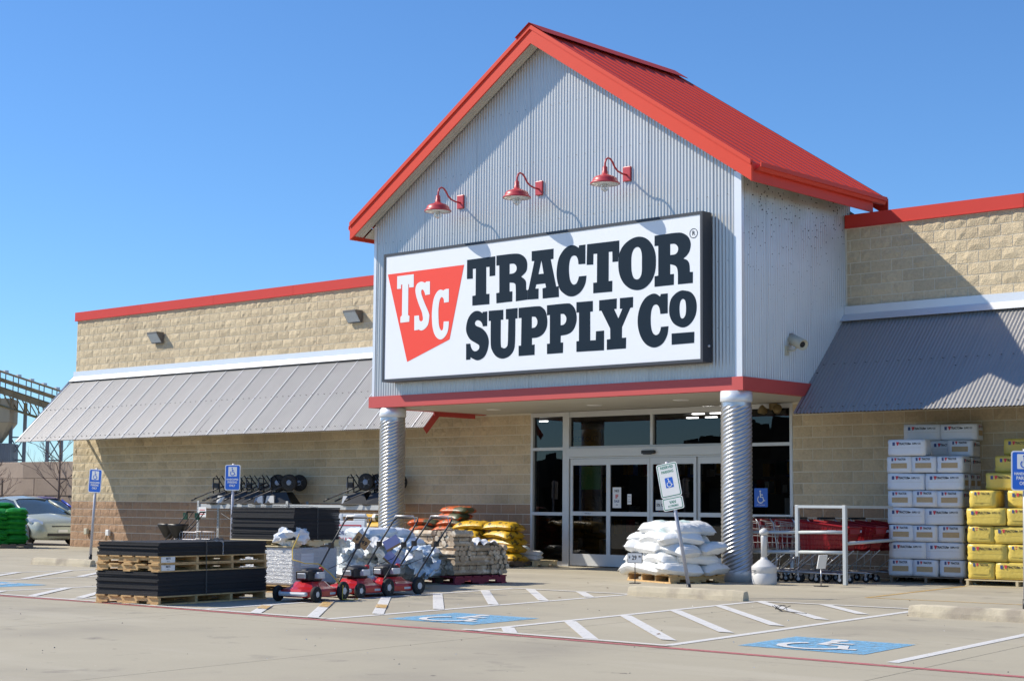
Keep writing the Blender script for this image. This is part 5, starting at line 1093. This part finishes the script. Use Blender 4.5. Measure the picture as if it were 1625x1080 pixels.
def cart(red):
    t = thing('shopping_cart', 'x', 'shopping cart', (0,0,0), 0, 'nested shopping carts')
    # nose towards +x; basket 0.86 long, handle at the back
    b = B(); zb, zt = .50, .98; xb0, xb1, xt0, xt1 = -.36, .34, -.42, .46; wb0, wt0, wb1, wt1 = .25, .28, .17, .20
    P = [(xb0, -wb0, zb), (xb1, -wb1, zb+.04), (xb1, wb1, zb+.04), (xb0, wb0, zb), (xt0, -wt0, zt), (xt1, -wt1, zt-.10), (xt1, wt1, zt-.10), (xt0, wt0, zt)]
    def lerp(a, c, s): return tuple(a[i]+(c[i]-a[i])*s for i in range(3))
    quads = [(0, 1, 5, 4), (3, 2, 6, 7), (1, 2, 6, 5), (0, 1, 2, 3), (3, 0, 4, 7)]
    if red:
        for q in quads[:4]:
            A = [P[i] for i in q]; nu, nv = 12, 5
            for i in range(nu+1):                      # moulded lattice sides
                s = i/nu; b.tube([lerp(A[0], A[1], s), lerp(A[3], A[2], s)], .0075, 4)
            for j in range(nv+1): b.tube([lerp(A[0], A[3], j/nv), lerp(A[1], A[2], j/nv)], .009 if j not in (0, nv) else .02, 4)
            n = [Vector(v) for v in A]; cz = (n[0]+n[1]+n[2]+n[3])/4
            b.add([tuple(v*1.0+(Vector((0, 0, .74))-cz)*.01) for v in n], [(0, 1, 2, 3)])
        for j in (.94,): 
            for q in quads[:3]: A = [P[i] for i in q]; b.add([lerp(A[0], A[3], .80), lerp(A[1], A[2], .80), A[2], A[3]], [(0,1,2,3)])
        b.box((.40, -.17, .78), (.455, .17, .86)); b.build('basket', 'cartred', t)
        w = B(); w.add([(.10, -.252, .80), (.24, -.243, .80), (.24, -.243, .84), (.10, -.252, .84)], [(0,1,2,3)]); w.build('printed_label', 'white', t)
    else:
        for q in quads:
            A = [P[i] for i in q]
            for i in range(10): b.tube([lerp(A[0], A[1], i/9), lerp(A[3], A[2], i/9)], .003, 4)
            for j in range(5): b.tube([lerp(A[0], A[3], j/4), lerp(A[1], A[2], j/4)], .004 if 0 < j < 4 else .007, 4)
        b.build('basket', 'chrome', t)
        b = B(); b.box((xt0-.01, -.27, .90), (xt0+.03, .27, 1.0), 0, None, .01); b.box((xb0-.01, -.22, .52), (xt0+.045, .22, .88)); b.build('child_seat_panel', 'cartred', t)
    f = B()
    for s in (-1, 1):
        f.tube([(-.54, s*.25, 1.02), (-.46, s*.25, .94), (-.40, s*.24, .50), (-.44, s*.24, .17), (.30, s*.17, .15)], .011, 6)
        f.tube([(.34, s*.17, .52), (-.10, s*.2, .17)], .010, 6)
    f.tube([(-.44, -.24, .17), (-.44, .24, .17)], .01, 6); f.tube([(.30, -.17, .15), (.30, .17, .15)], .01, 6)
    for i in range(7): f.tube([(-.40, -.2+.066*i, .18), (.28, -.15+.05*i, .16)], .004, 4)
    f.build('frame', 'chrome', t)
    B().tube([(-.54, -.27, 1.02), (-.54, .27, 1.02)], .018, 8).build('handle', 'black', t)
    for x in (-.42, .27):
        for s in (-1, 1):
            y = s*(.24 if x < 0 else .17)
            o = B().lathe([(.02, -.016), (.058, -.016), (.062, -.01), (.062, .01), (.058, .016), (.02, .016)], 14, 0, Matrix.Rotation(pi/2, 4, 'X')).build('wheel', 'tyre', t, (x, y, .062))
            B().lathe([(.002, -.018), (.03, -.018), (.03, .018), (.002, .018)], 10, 0, Matrix.Rotation(pi/2, 4, 'X')).build('hub', 'hubgrey', o)
            B().box((-.015, -.022, .0), (.015, .022, .09)).build('caster_fork', 'chrome', o, (0, 0, .01))
    return t
ca = cart(True); ca['label'] = 'front red plastic cart behind the rails, nose towards the bales'; ca.location = (1.05, -2.35, 0); ca.rotation_euler = (0, 0, RAD(4))
dup(ca, (1.10, -1.62, 0), RAD(2), 'second red plastic cart, deeper in behind the front red cart')
dup(ca, (1.28, -.95, 0), RAD(2), 'third red plastic cart, deepest in by the block wall')
cw = cart(False); cw['label'] = 'wire cart nested nearest the front red cart'; cw.location = (.62, -2.34, 0); cw.rotation_euler = (0, 0, RAD(3))
for i, (x, w) in enumerate(((.33, 'second wire cart from the red cart'), (.04, 'third wire cart from the red cart'), (-.25, 'last wire cart in the row, behind the ash urn'))): dup(cw, (x, -2.33+.01*i, 0), RAD(3), w)
for i, (x, w) in enumerate(((.55, 'wire cart of the back row nearest the bales'), (.22, 'wire cart in the middle of the back row'), (-.12, 'wire cart of the back row nearest the door'))): dup(cw, (x, -1.62, 0), RAD(2), w)

# ------------------------------------------------------------------ shelf rack with dump carts, spreaders, A-frame
RX0, RX1, RY = -17.2, -10.75, -.95
r = thing('shelf_rack', 'long grey steel shelf against the block wall carrying dump carts', 'shelf')
B().box((RX0, RY-.02, 1.07), (RX1, RY+.02, 1.175)).build('front_beam', 'rackgrey', r); B().box((RX0, RY+.58, 1.07), (RX1, RY+.62, 1.175)).build('rear_beam', 'rackgrey', r)
n = 34
for i in range(n):
    x = RX0+(RX1-RX0)*i/n; B().box((x+.01, RY+.021, 1.15), (x+(RX1-RX0)/n-.01, RY+.579, 1.168)).build('deck_slat', 'rackgrey', r)
for x in (RX0+.04, -13.9, RX1-.04):
    for y in (RY, RY+.6):
        b = B(); b.box((x-.035, y-.045, 0), (x+.035, y-.022, 1.25)); b.box((x-.035, y-.022, 0), (x-.030, y+.02, 1.25))
        for k in range(16): b.box((x-.008, y-.047, .08+.072*k), (x+.008, y-.046, .115+.072*k), 1)
        b.build('upright', ['rackgrey', 'ink'], r)
b = B(); b.box((-17.13, RY-.055, .86), (-16.83, RY-.05, 1.10)); 
for k in range(3): b.box((-17.08, RY-.0565, .92+.05*k), (-16.88, RY-.0555, .94+.05*k), 1)
tag(b.build('paper_notice', ['white', 'redink']), 'white and red paper notice taped to the shelf upright', 'notice')
def dumpcart(tubm, wheels=True):
    t = thing('dump_cart', 'x', 'dump cart', (0,0,0), 0, 'dump carts on the shelf')
    # stored upside down: tub mouth down, wheels up behind, handles slanting forward and down to the left
    b = B(); b.add([(-.30, -.26, 0), (.36, -.26, 0), (.36, .26, 0), (-.30, .26, 0), (-.16, -.17, .26), (.18, -.17, .29), (.18, .17, .29), (-.16, .17, .26)], [(0,1,5,4), (1,2,6,5), (2,3,7,6), (3,0,4,7), (4,5,6,7)])
    for z, g in ((.0, .012),): b.tube([(-.31, -.27, z+.015), (.37, -.27, z+.015), (.37, .27, z+.015), (-.31, .27, z+.015), (-.31, -.27, z+.015)], .02, 4)
    b.build('tub', tubm, t)
    for s in (-1, 1):
        B().tube([(.34, s*.22, .50), (-.10, s*.22, .34), (-.62, s*.24, .14)], .016, 6).build('handle', 'darksteel', t)
        B().tube([(-.62, s*.24, .14), (-.76, s*.24, .08)], .020, 6).build('grip', 'black', t)
        if wheels: wheel(t, 'wheel', 0, 0, .19, .07, 'bluegrey').matrix_local = Matrix.Translation((.30, s*.26, .50)) @ Matrix.Rotation(pi/2, 4, 'Z')
    b = B()
    for s in (-1, 1): b.tube([(-.22, s*.13, .25), (-.24, s*.13, .60), (-.16, s*.12, .67), (.10, s*.13, .33)], .014, 5)
    b.tube([(-.24, -.13, .60), (-.24, .13, .60)], .012, 5); b.build('stand_leg', 'darksteel', t)
    B().box((-.252, -.14, .38), (-.240, .14, .50)).build('brace_plate', 'bluegrey', t)
    return t
dc = dumpcart('black'); dq = dumpcart('black', False)
dcl = ['dump cart at the left end of the shelf', 'second dump cart from the left on the shelf', 'third dump cart from the left on the shelf', 'fourth dump cart from the left on the shelf', 'dump cart with wheels at the right end of the left cluster', 'dump cart with wheels just left of the cluster end']
dq['label'] = dcl[0]; dq.location = (-16.50, RY+.22, 1.17); dq.rotation_euler = (0, 0, RAD(20)); dc['label'] = dcl[4]; dc.location = (-14.45, RY+.28, 1.17); dc.rotation_euler = (0, 0, RAD(24))
for i, x in enumerate((-16.10, -15.72, -15.33, -14.88)): dup(dq if i < 3 else dc, (x, RY+.28, 1.17), RAD(20+2*i), dcl[i+1] if i < 3 else dcl[5])
dup(dc, (-11.75, RY+.20, 1.17), RAD(18), 'dump cart at the left of the pair by the column'); dup(dc, (-11.15, RY+.28, 1.17), RAD(22), 'dump cart with big wheels right beside the column')
for (x, m, lb) in ((-16.35, 'white', 'small white tub lying under the leftmost dump cart'), (-14.95, 'bluegrey', 'small blue grey tub under the dump carts'), (-14.55, 'urn', 'small pale tub under the dump carts'), (-11.95, 'hubgrey', 'small pale box beside the right pair of dump carts')):
    b = B(); b.add([(-.13, -.10, 0), (.13, -.10, 0), (.13, .10, 0), (-.13, .10, 0), (-.10, -.08, .20), (.10, -.08, .20), (.10, .08, .20), (-.10, .08, .20)], [(0,1,5,4), (1,2,6,5), (2,3,7,6), (3,0,4,7), (4,5,6,7)]); tag(b.build('small_tub', m, None, (x, RY+.07, 1.17), .2), lb, 'tub')
def spreader():
    t = thing('seed_spreader', 'x', 'spreader', (0,0,0), 0, 'push spreaders')
    b = B(); b.lathe([(.05, .34), (.10, .38), (.24, .62), (.26, .66), (.255, .70), (.235, .70), (.22, .64), (.08, .40)], 4, 0, Matrix.Rotation(pi/4, 4, 'Z')); b.build('hopper', 'black', t)
    for s in (-1, 1): wheel(t, 'wheel', s*.22, 0, .16, .06, 'green')
    f = B(); f.tube([(-.22, 0, .16), (.22, 0, .16)], .012, 6)
    for s in (-1, 1): f.tube([(s*.10, -.12, .02), (s*.12, 0, .30), (s*.12, .40, .72), (s*.12, .60, .98)], .013, 6)
    f.build('frame', 'darksteel', t)
    B().tube([(-.16, .60, .98), (.16, .60, .98)], .018, 8).build('handle', 'black', t); B().box((-.03, .42, .80), (.03, .52, .96)).build('control_box', 'green', t)
    return t
s0 = spreader(); s0['label'] = 'black push spreader standing left of the shelf'; s0.location = (-17.62, -1.5, .10); s0.rotation_euler = (0, 0, RAD(-70))
s0.location.z = 0
dup(s0, (-16.9, -1.75, 0), RAD(-60), 'push spreader with its green handle up before the shelf end')
r = thing('wire_crate', 'low grey wire crate on the ground at the shelf end', 'crate', (-16.55, -1.5, 0))
b = B()
for i in range(9):
    x = -.42+.105*i
    for y in (-.3, .3): b.tube([(x, y, 0), (x, y, .52)], .007, 4)
for z in (.02, .18, .35, .52): b.tube([(-.42, -.3, z), (.42, -.3, z), (.42, .3, z), (-.42, .3, z), (-.42, -.3, z)], .008, 4)
b.build('wire_side', 'galvpost', r); B().box((-.41, -.29, .01), (.41, .29, .03)).build('crate_floor', 'green', r)
for (x, z, lb, a) in ((-15.3, .0, 'grey and green machine on the ground under the shelf, left one', .1), (-14.4, .0, 'grey and green machine on the ground under the shelf, right one', -.1)):
    t = thing('garden_tiller', lb, 'tiller', (x, RY-.05, 0), a, 'machines under the shelf')
    B().box((-.32, -.16, .42), (.30, .16, .50), 0, None, .03).build('cover', 'urn', t); B().box((-.20, -.13, .28), (.16, .13, .415), 0, None, .03).build('engine', 'hubgrey', t); B().tube([(.30, 0, .45), (-.5, 0, .80), (-.85, 0, .95)], .016, 6).build('handle', 'darksteel', t)
    for s in (-1, 1): wheel(t, 'wheel', s*.2, .0, .16, .06, 'green').matrix_local = Matrix.Translation((.05, s*.18, .16)) @ Matrix.Rotation(pi/2, 4, 'Z')
    B().tube([(-.3, 0, .3), (.35, 0, .12)], .02, 6).build('frame', 'darksteel', t)
# A-frame board
r = thing('a_frame_sign', 'white plastic A-frame board with red border and blue and red lettering', 'A-frame sign', (-5.2, -7.0, 0), RAD(26))
for s in (-1, 1):
    M = Matrix.Translation((0, s*.20, 0)) @ Matrix.Rotation(s*RAD(11), 4, 'X'); b = B()
    b.box((-.31, -.02, .02), (.31, .02, .93), 0, M, .012); b.box((-.31, -.02, .93), (-.10, .02, 1.05), 0, M, .012); b.box((.10, -.02, .93), (.31, .02, 1.05), 0, M, .012); b.box((-.10, -.015, 1.0), (.10, .015, 1.05), 0, M)
    p = b.build('board', 'white', r)
    if s < 0:
        q = B(); y = -.0225
        for (x0, x1, z0, z1) in ((-.25, .25, .84, .86), (-.25, .25, .10, .12), (-.25, -.235, .12, .84), (.235, .25, .12, .84)): q.box((x0, y-.001, z0), (x1, y+.002, z1), 0, M)
        for t, sz, z, mi in (('PORTABLE', .095, .72, 1), ('TOUCHE', .12, .60, 0), ('DIRECT', .14, .46, 0)): addtext(q, t, sz, (0, y-.001, z), mi, M, .003, sx=.82)
        q.build('printed_notice', ['redink', 'blueink'], p)

# ------------------------------------------------------------------ cars at the far left
def car(label, paint, loc, rz, S=1.0):
    t = thing('parked_car', label, 'car', loc, rz, 'cars parked beyond the store'); t.scale = (S, S, S)
    st = [  # x, z low, z belt, half width low, half width belt   (nose at +x)
        (2.20, .30, .52, .50, .50), (2.12, .20, .66, .70, .66), (1.95, .17, .76, .80, .76), (1.60, .17, .86, .86, .82), (1.15, .18, .96, .87, .84), (.9, .18, 1.0, .87, .84), (0, .18, 1.0, .88, .85), (-1.2, .19, 1.03, .88, .85), (-1.9, .22, 1.06, .84, .80), (-2.2, .32, 1.04, .70, .66)]
    b = B(); V = []; n = 12
    for x, zl, zb, wl, wb in st:
        zm = zl+(zb-zl)*.55; V += [(x, 0, zl), (x, -wl*.8, zl), (x, -wl, zl+.10), (x, -wl*1.01, zm), (x, -wb, zb-.08), (x, -wb*.86, zb), (x, 0, zb+.035), (x, wb*.86, zb), (x, wb, zb-.08), (x, wl*1.01, zm), (x, wl, zl+.10), (x, wl*.8, zl)]
    b.add(V, [(i*n+k, i*n+(k+1) % n, (i+1)*n+(k+1) % n, (i+1)*n+k) for i in range(len(st)-1) for k in range(n)]+[tuple(range(n-1, -1, -1)), tuple((len(st)-1)*n+k for k in range(n))], 0, True)
    b.build('body', paint, t)
    g = B(); cs = [(1.28, .94, .80, .95), (.62, 1.22, .68, 1.0), (.25, 1.40, .58, 1.0), (-.3, 1.475, .56, 1.0), (-1.0, 1.44, .55, 1.02), (-1.75, 1.18, .58, 1.05), (-2.1, 1.06, .6, 1.04)]
    V = []
    for x, zr, wr, zb in cs: V += [(x, -.82, zb-.04), (x, -wr-.04, max(zb-.02, zr-.06)), (x, -wr*.8, zr), (x, 0, zr+.02), (x, wr*.8, zr), (x, wr+.04, max(zb-.02, zr-.06)), (x, .82, zb-.04)]
    m = 7; g.add(V, [(i*m+k, (i+1)*m+k, (i+1)*m+k+1, i*m+k+1) for i in range(len(cs)-1) for k in range(m-1)], 0, True); g.build('window_glass', 'carglass', t)
    rf = B(); V = []
    for x, zr, wr, zb in cs[2:6]: V += [(x, -wr-.05, zr-.055), (x, -wr*.8, zr+.014), (x, 0, zr+.034), (x, wr*.8, zr+.014), (x, wr+.05, zr-.055)]
    rf.add(V, [(i*5+k, (i+1)*5+k, (i+1)*5+k+1, i*5+k+1) for i in range(3) for k in range(4)], 0, True)
    for s in (-1, 1): rf.tube([(1.30, s*.80, .95), (.64, s*.70, 1.20), (.24, s*.60, 1.37)], .035, 5)
    rf.build('roof', paint, t)
    for s in (-1, 1):
        h = B(); h.add([(2.03, s*.58, .60), (1.62, s*.835, .70), (1.50, s*.83, .82), (1.78, s*.70, .79), (2.02, s*.56, .70)], [(0,1,2,3,4) if s > 0 else (4,3,2,1,0)]); o = h.build('headlight', 'lens', t); o.location = (.07, s*.05, .02)
        h = B(); h.add([(1.62, s*.845, .70), (1.46, s*.855, .76), (1.45, s*.85, .83), (1.50, s*.84, .82)], [(0,1,2,3) if s > 0 else (3,2,1,0)]); o = h.build('signal_lens', 'signal', t); o.location = (.06, s*.055, .02)
        B().box((1.02, s*.92-.09, .96), (1.12, s*.92+.09, 1.08), 0, None, .03).build('wing_mirror', paint, t)
    B().box((2.15, -.50, .285), (2.212, .50, .37), 0, None, .008).build('lower_grille', 'ink', t); B().box((2.175, -.36, .565), (2.195, .36, .60), 0, None, .006).build('upper_grille', 'ink', t); B().box((2.19, -.16, .40), (2.222, .16, .48)).build('number_plate', 'white', t)
    for x in (1.42, -1.35):
        for s in (-1, 1):
            w = wheel(t, 'wheel', 0, 0, .31, .20); w.matrix_local = Matrix.Translation((x, s*.765, .31)) @ Matrix.Rotation(pi/2, 4, 'Z')
            a = B(); a.lathe([(.30, 0), (.36, 0), (.36, .02), (.30, .02)], 20, 0, Matrix.Rotation(s*pi/2, 4, 'X')); a.build('wheel_arch', 'ink', t, (x, s*-.885*-1, .31))
    return t
car('silver green hatchback nosing out behind the green bags', 'carpaint', (-27.05, .52, 0), RAD(-3), .90)
car('blue car mostly hidden behind the store corner', 'bluepaint', (-33.7, 5.2, 0), RAD(-12), .92)

# ------------------------------------------------------------------ far left: block wall, trees, conveyor plant
Lw = Vector((-38.2, 7.0, 0)); wdir = Vector((.995, .10, 0)).normalized(); wa = atan2(wdir.y, wdir.x)
r = thing('retaining_wall', 'high wall of stacked precast concrete blocks beyond the parked cars', 'wall', Lw, wa)
rw = random.Random(11)
for k in range(5):
    x = -7.0+(.9 if k % 2 else 0)
    while x < 12:
        w = rw.choice((1.55, 1.8, 1.8)); b = B(); h = .585; dy = rw.uniform(-.04, .04)
        b.box((x+.016, dy, k*.60-.38), (x+w-.016, dy+.6, k*.60-.38+.594+rw.uniform(-.003, .003)), 0, None, .02); b.build('block', 'bigblock', r); x += w
B().box((-6.9, .2, 0), (11.9, .45, 2.58)).build('wall_core', 'bark', r)
def tree(label, loc, H, seed, lean=0.):
    t = thing('bare_tree', label, 'tree', loc, 0, 'bare trees by the block wall'); r = random.Random(seed); tr = B(); br = B()
    tr.tube([(0, 0, 0), (.03, .0, H*.3), (.0, .03, H*.6), (.02, 0, H)], [.06, .05, .03, .008], 6)
    def grow(p, d, L, rad, dep):
        q = p+d*L; m = p+d*L*.5+Vector((r.uniform(-.05, .05), r.uniform(-.05, .05), .03))*L; br.tube([p, m, q], [rad, rad*.8, rad*.55], 4, 0, None, False)
        if dep == 0: return
        for i in range(r.choice((2, 3, 3))):
            d2 = (d+Vector((r.uniform(-.7, .7), r.uniform(-.7, .7), r.uniform(-.1, .6)))).normalized(); grow(p+(q-p)*r.uniform(.45, 1), d2, L*r.uniform(.5, .75), rad*.6, dep-1)
    for i in range(13):
        z = H*(.28+.66*i/13); a = i*2.4+r.uniform(-.4, .4); grow(Vector((0, 0, z)), Vector((cos(a), sin(a), .75)).normalized(), H*.26*(1.1-.6*i/13), .017, 3)
    tr.build('trunk', 'bark', t); br.build('branches', 'bark', t)
tree('bare young tree standing before the block wall', (-35.5, 6.9, 0), 4.1, 4); tree('smaller bare shrubby tree closest to the store corner', (-33.6, 8.3, 0), 3.0, 8); tree('bare tree at the frame edge before the block wall', (-37.7, 5.6, 0), 2.6, 12)
# conveyor plant
r = thing('conveyor', 'rusty inclined conveyor gallery on lattice legs behind the block wall', 'conveyor')
A0 = Vector((-78.4, 23.2, 10.3)); A1 = Vector((-66.0, 34.8, 4.9)); dv = (A1-A0); Lc = dv.length; dv.normalize(); sd = Vector((dv.y, -dv.x, 0)).normalized()*.55; upc = Vector((0, 0, 1))
def cbar(name, a, c, rad, m): B().tube([a, c], rad, 4).build(name, m, r)
cb = B(); cb.add([A0-sd-upc*.15, A1-sd-upc*.15, A1+sd-upc*.15, A0+sd-upc*.15, A0-sd+upc*.02, A1-sd+upc*.02, A1+sd+upc*.02, A0+sd+upc*.02], [(0,3,2,1), (4,5,6,7), (0,1,5,4), (2,3,7,6)]); cb.build('belt_bed', 'rust', r, (0, 0, .1))
cb = B(); cb.add([A0-sd-upc*.75, A1-sd-upc*.75, A1+sd-upc*.75, A0+sd-upc*.75, A0-sd-upc*.45, A1-sd-upc*.45, A1+sd-upc*.45, A0+sd-upc*.45], [(0,3,2,1), (4,5,6,7), (0,1,5,4), (2,3,7,6)]); cb.build('lower_tray', 'rust', r)
for s in (-1, 1):
    for z in (.55, .12, -.4, -1.45): cbar('truss_chord', A0+sd*s+upc*z, A1+sd*s+upc*z, .055, 'rust')
nb = 22
for i in range(nb):
    p = A0+dv*Lc*i/nb; q = A0+dv*Lc*(i+1)/nb
    for s in (-1, 1):
        cbar('truss_web', p+sd*s-upc*.4, q+sd*s-upc*1.45, .035, 'rust'); cbar('truss_post', p+sd*s+upc*.55, p+sd*s-upc*1.45, .035, 'rust')
    B().box((-.12, -.12, -.06), (.12, .12, .10)).build('idler_bracket', 'hubgrey', r, p+upc*.6-sd)
legs = B()
for px, py, top in ((-74.1, 28.2, 7.4), (-72.55, 29.75, 6.7)):
    for dx in (0, .82):
        lg = Vector((px, py, 0))+Vector((.70, .71, 0))*dx; cbar('leg', lg, lg+upc*(top-dx*.35), .13, 'bluesteel')
    for k in range(4):
        z = 1.0+k*1.35; a = Vector((px, py, z)); c = a+Vector((.70, .71, 0))*.82; cbar('leg_brace', a, c, .04, 'bluesteel')
        if k < 3: cbar('leg_brace', a, c+upc*1.35, .035, 'bluesteel'); cbar('leg_brace', c, a+upc*1.35, .035, 'bluesteel')
r = thing('storage_bin', 'tan steel hopper bin with a tapered bottom over a grey shed', 'bin', (-74.35, 27.65, 0), RAD(45))
B().box((-1.8, -1, 5.9), (.75, 1, 7.3)).build('bin_body', 'tanbin', r)
b = B(); b.add([(-1.8, -1, 5.89), (.75, -1, 5.89), (.75, 1, 5.89), (-1.8, 1, 5.89), (-1.0, -.3, 4.7), (.05, -.3, 4.7), (.05, .3, 4.7), (-1.0, .3, 4.7)], [(0,1,5,4), (1,2,6,5), (2,3,7,6), (3,0,4,7), (4,5,6,7)][:5]); b.build('bin_cone', 'tanbin', r)
b = B(); b.box((-2.2, -1, 0), (.85, 1, 4.65))
for i in range(28): b.box((-2.2+.11*i, -1.03, 0), (-2.15+.11*i, -1.001, 4.64))
b.build('grey_shed', 'bluesteel', r)

# ------------------------------------------------------------------ behind the camera: unseen brush added to darken the glass reflections
b = B(); rb = random.Random(2)
for k in range(3400):
    a = rb.uniform(.30*pi, .97*pi); R = rb.uniform(80, 98); cx, cy = R*cos(a), -14-R*sin(a); h = rb.uniform(0, 1)**.8*(4.6+1.5*sin(a*9)+1.0*sin(a*23)); s = rb.uniform(.5, 1.5); t = rb.uniform(0, pi)
    b.add([(cx-s*cos(t), cy-s*sin(t), h-s*.8), (cx+s*cos(t), cy+s*sin(t), h-s*.7), (cx+s*.7*cos(t), cy+s*.7*sin(t), h+s*.9), (cx-s*.6*cos(t), cy-s*.6*sin(t), h+s*.8)], [(0,1,2,3)])
tag(b.build('treeline', 'leaf'), 'unseen winter brush added behind the camera for the glass to reflect', kind='stuff')
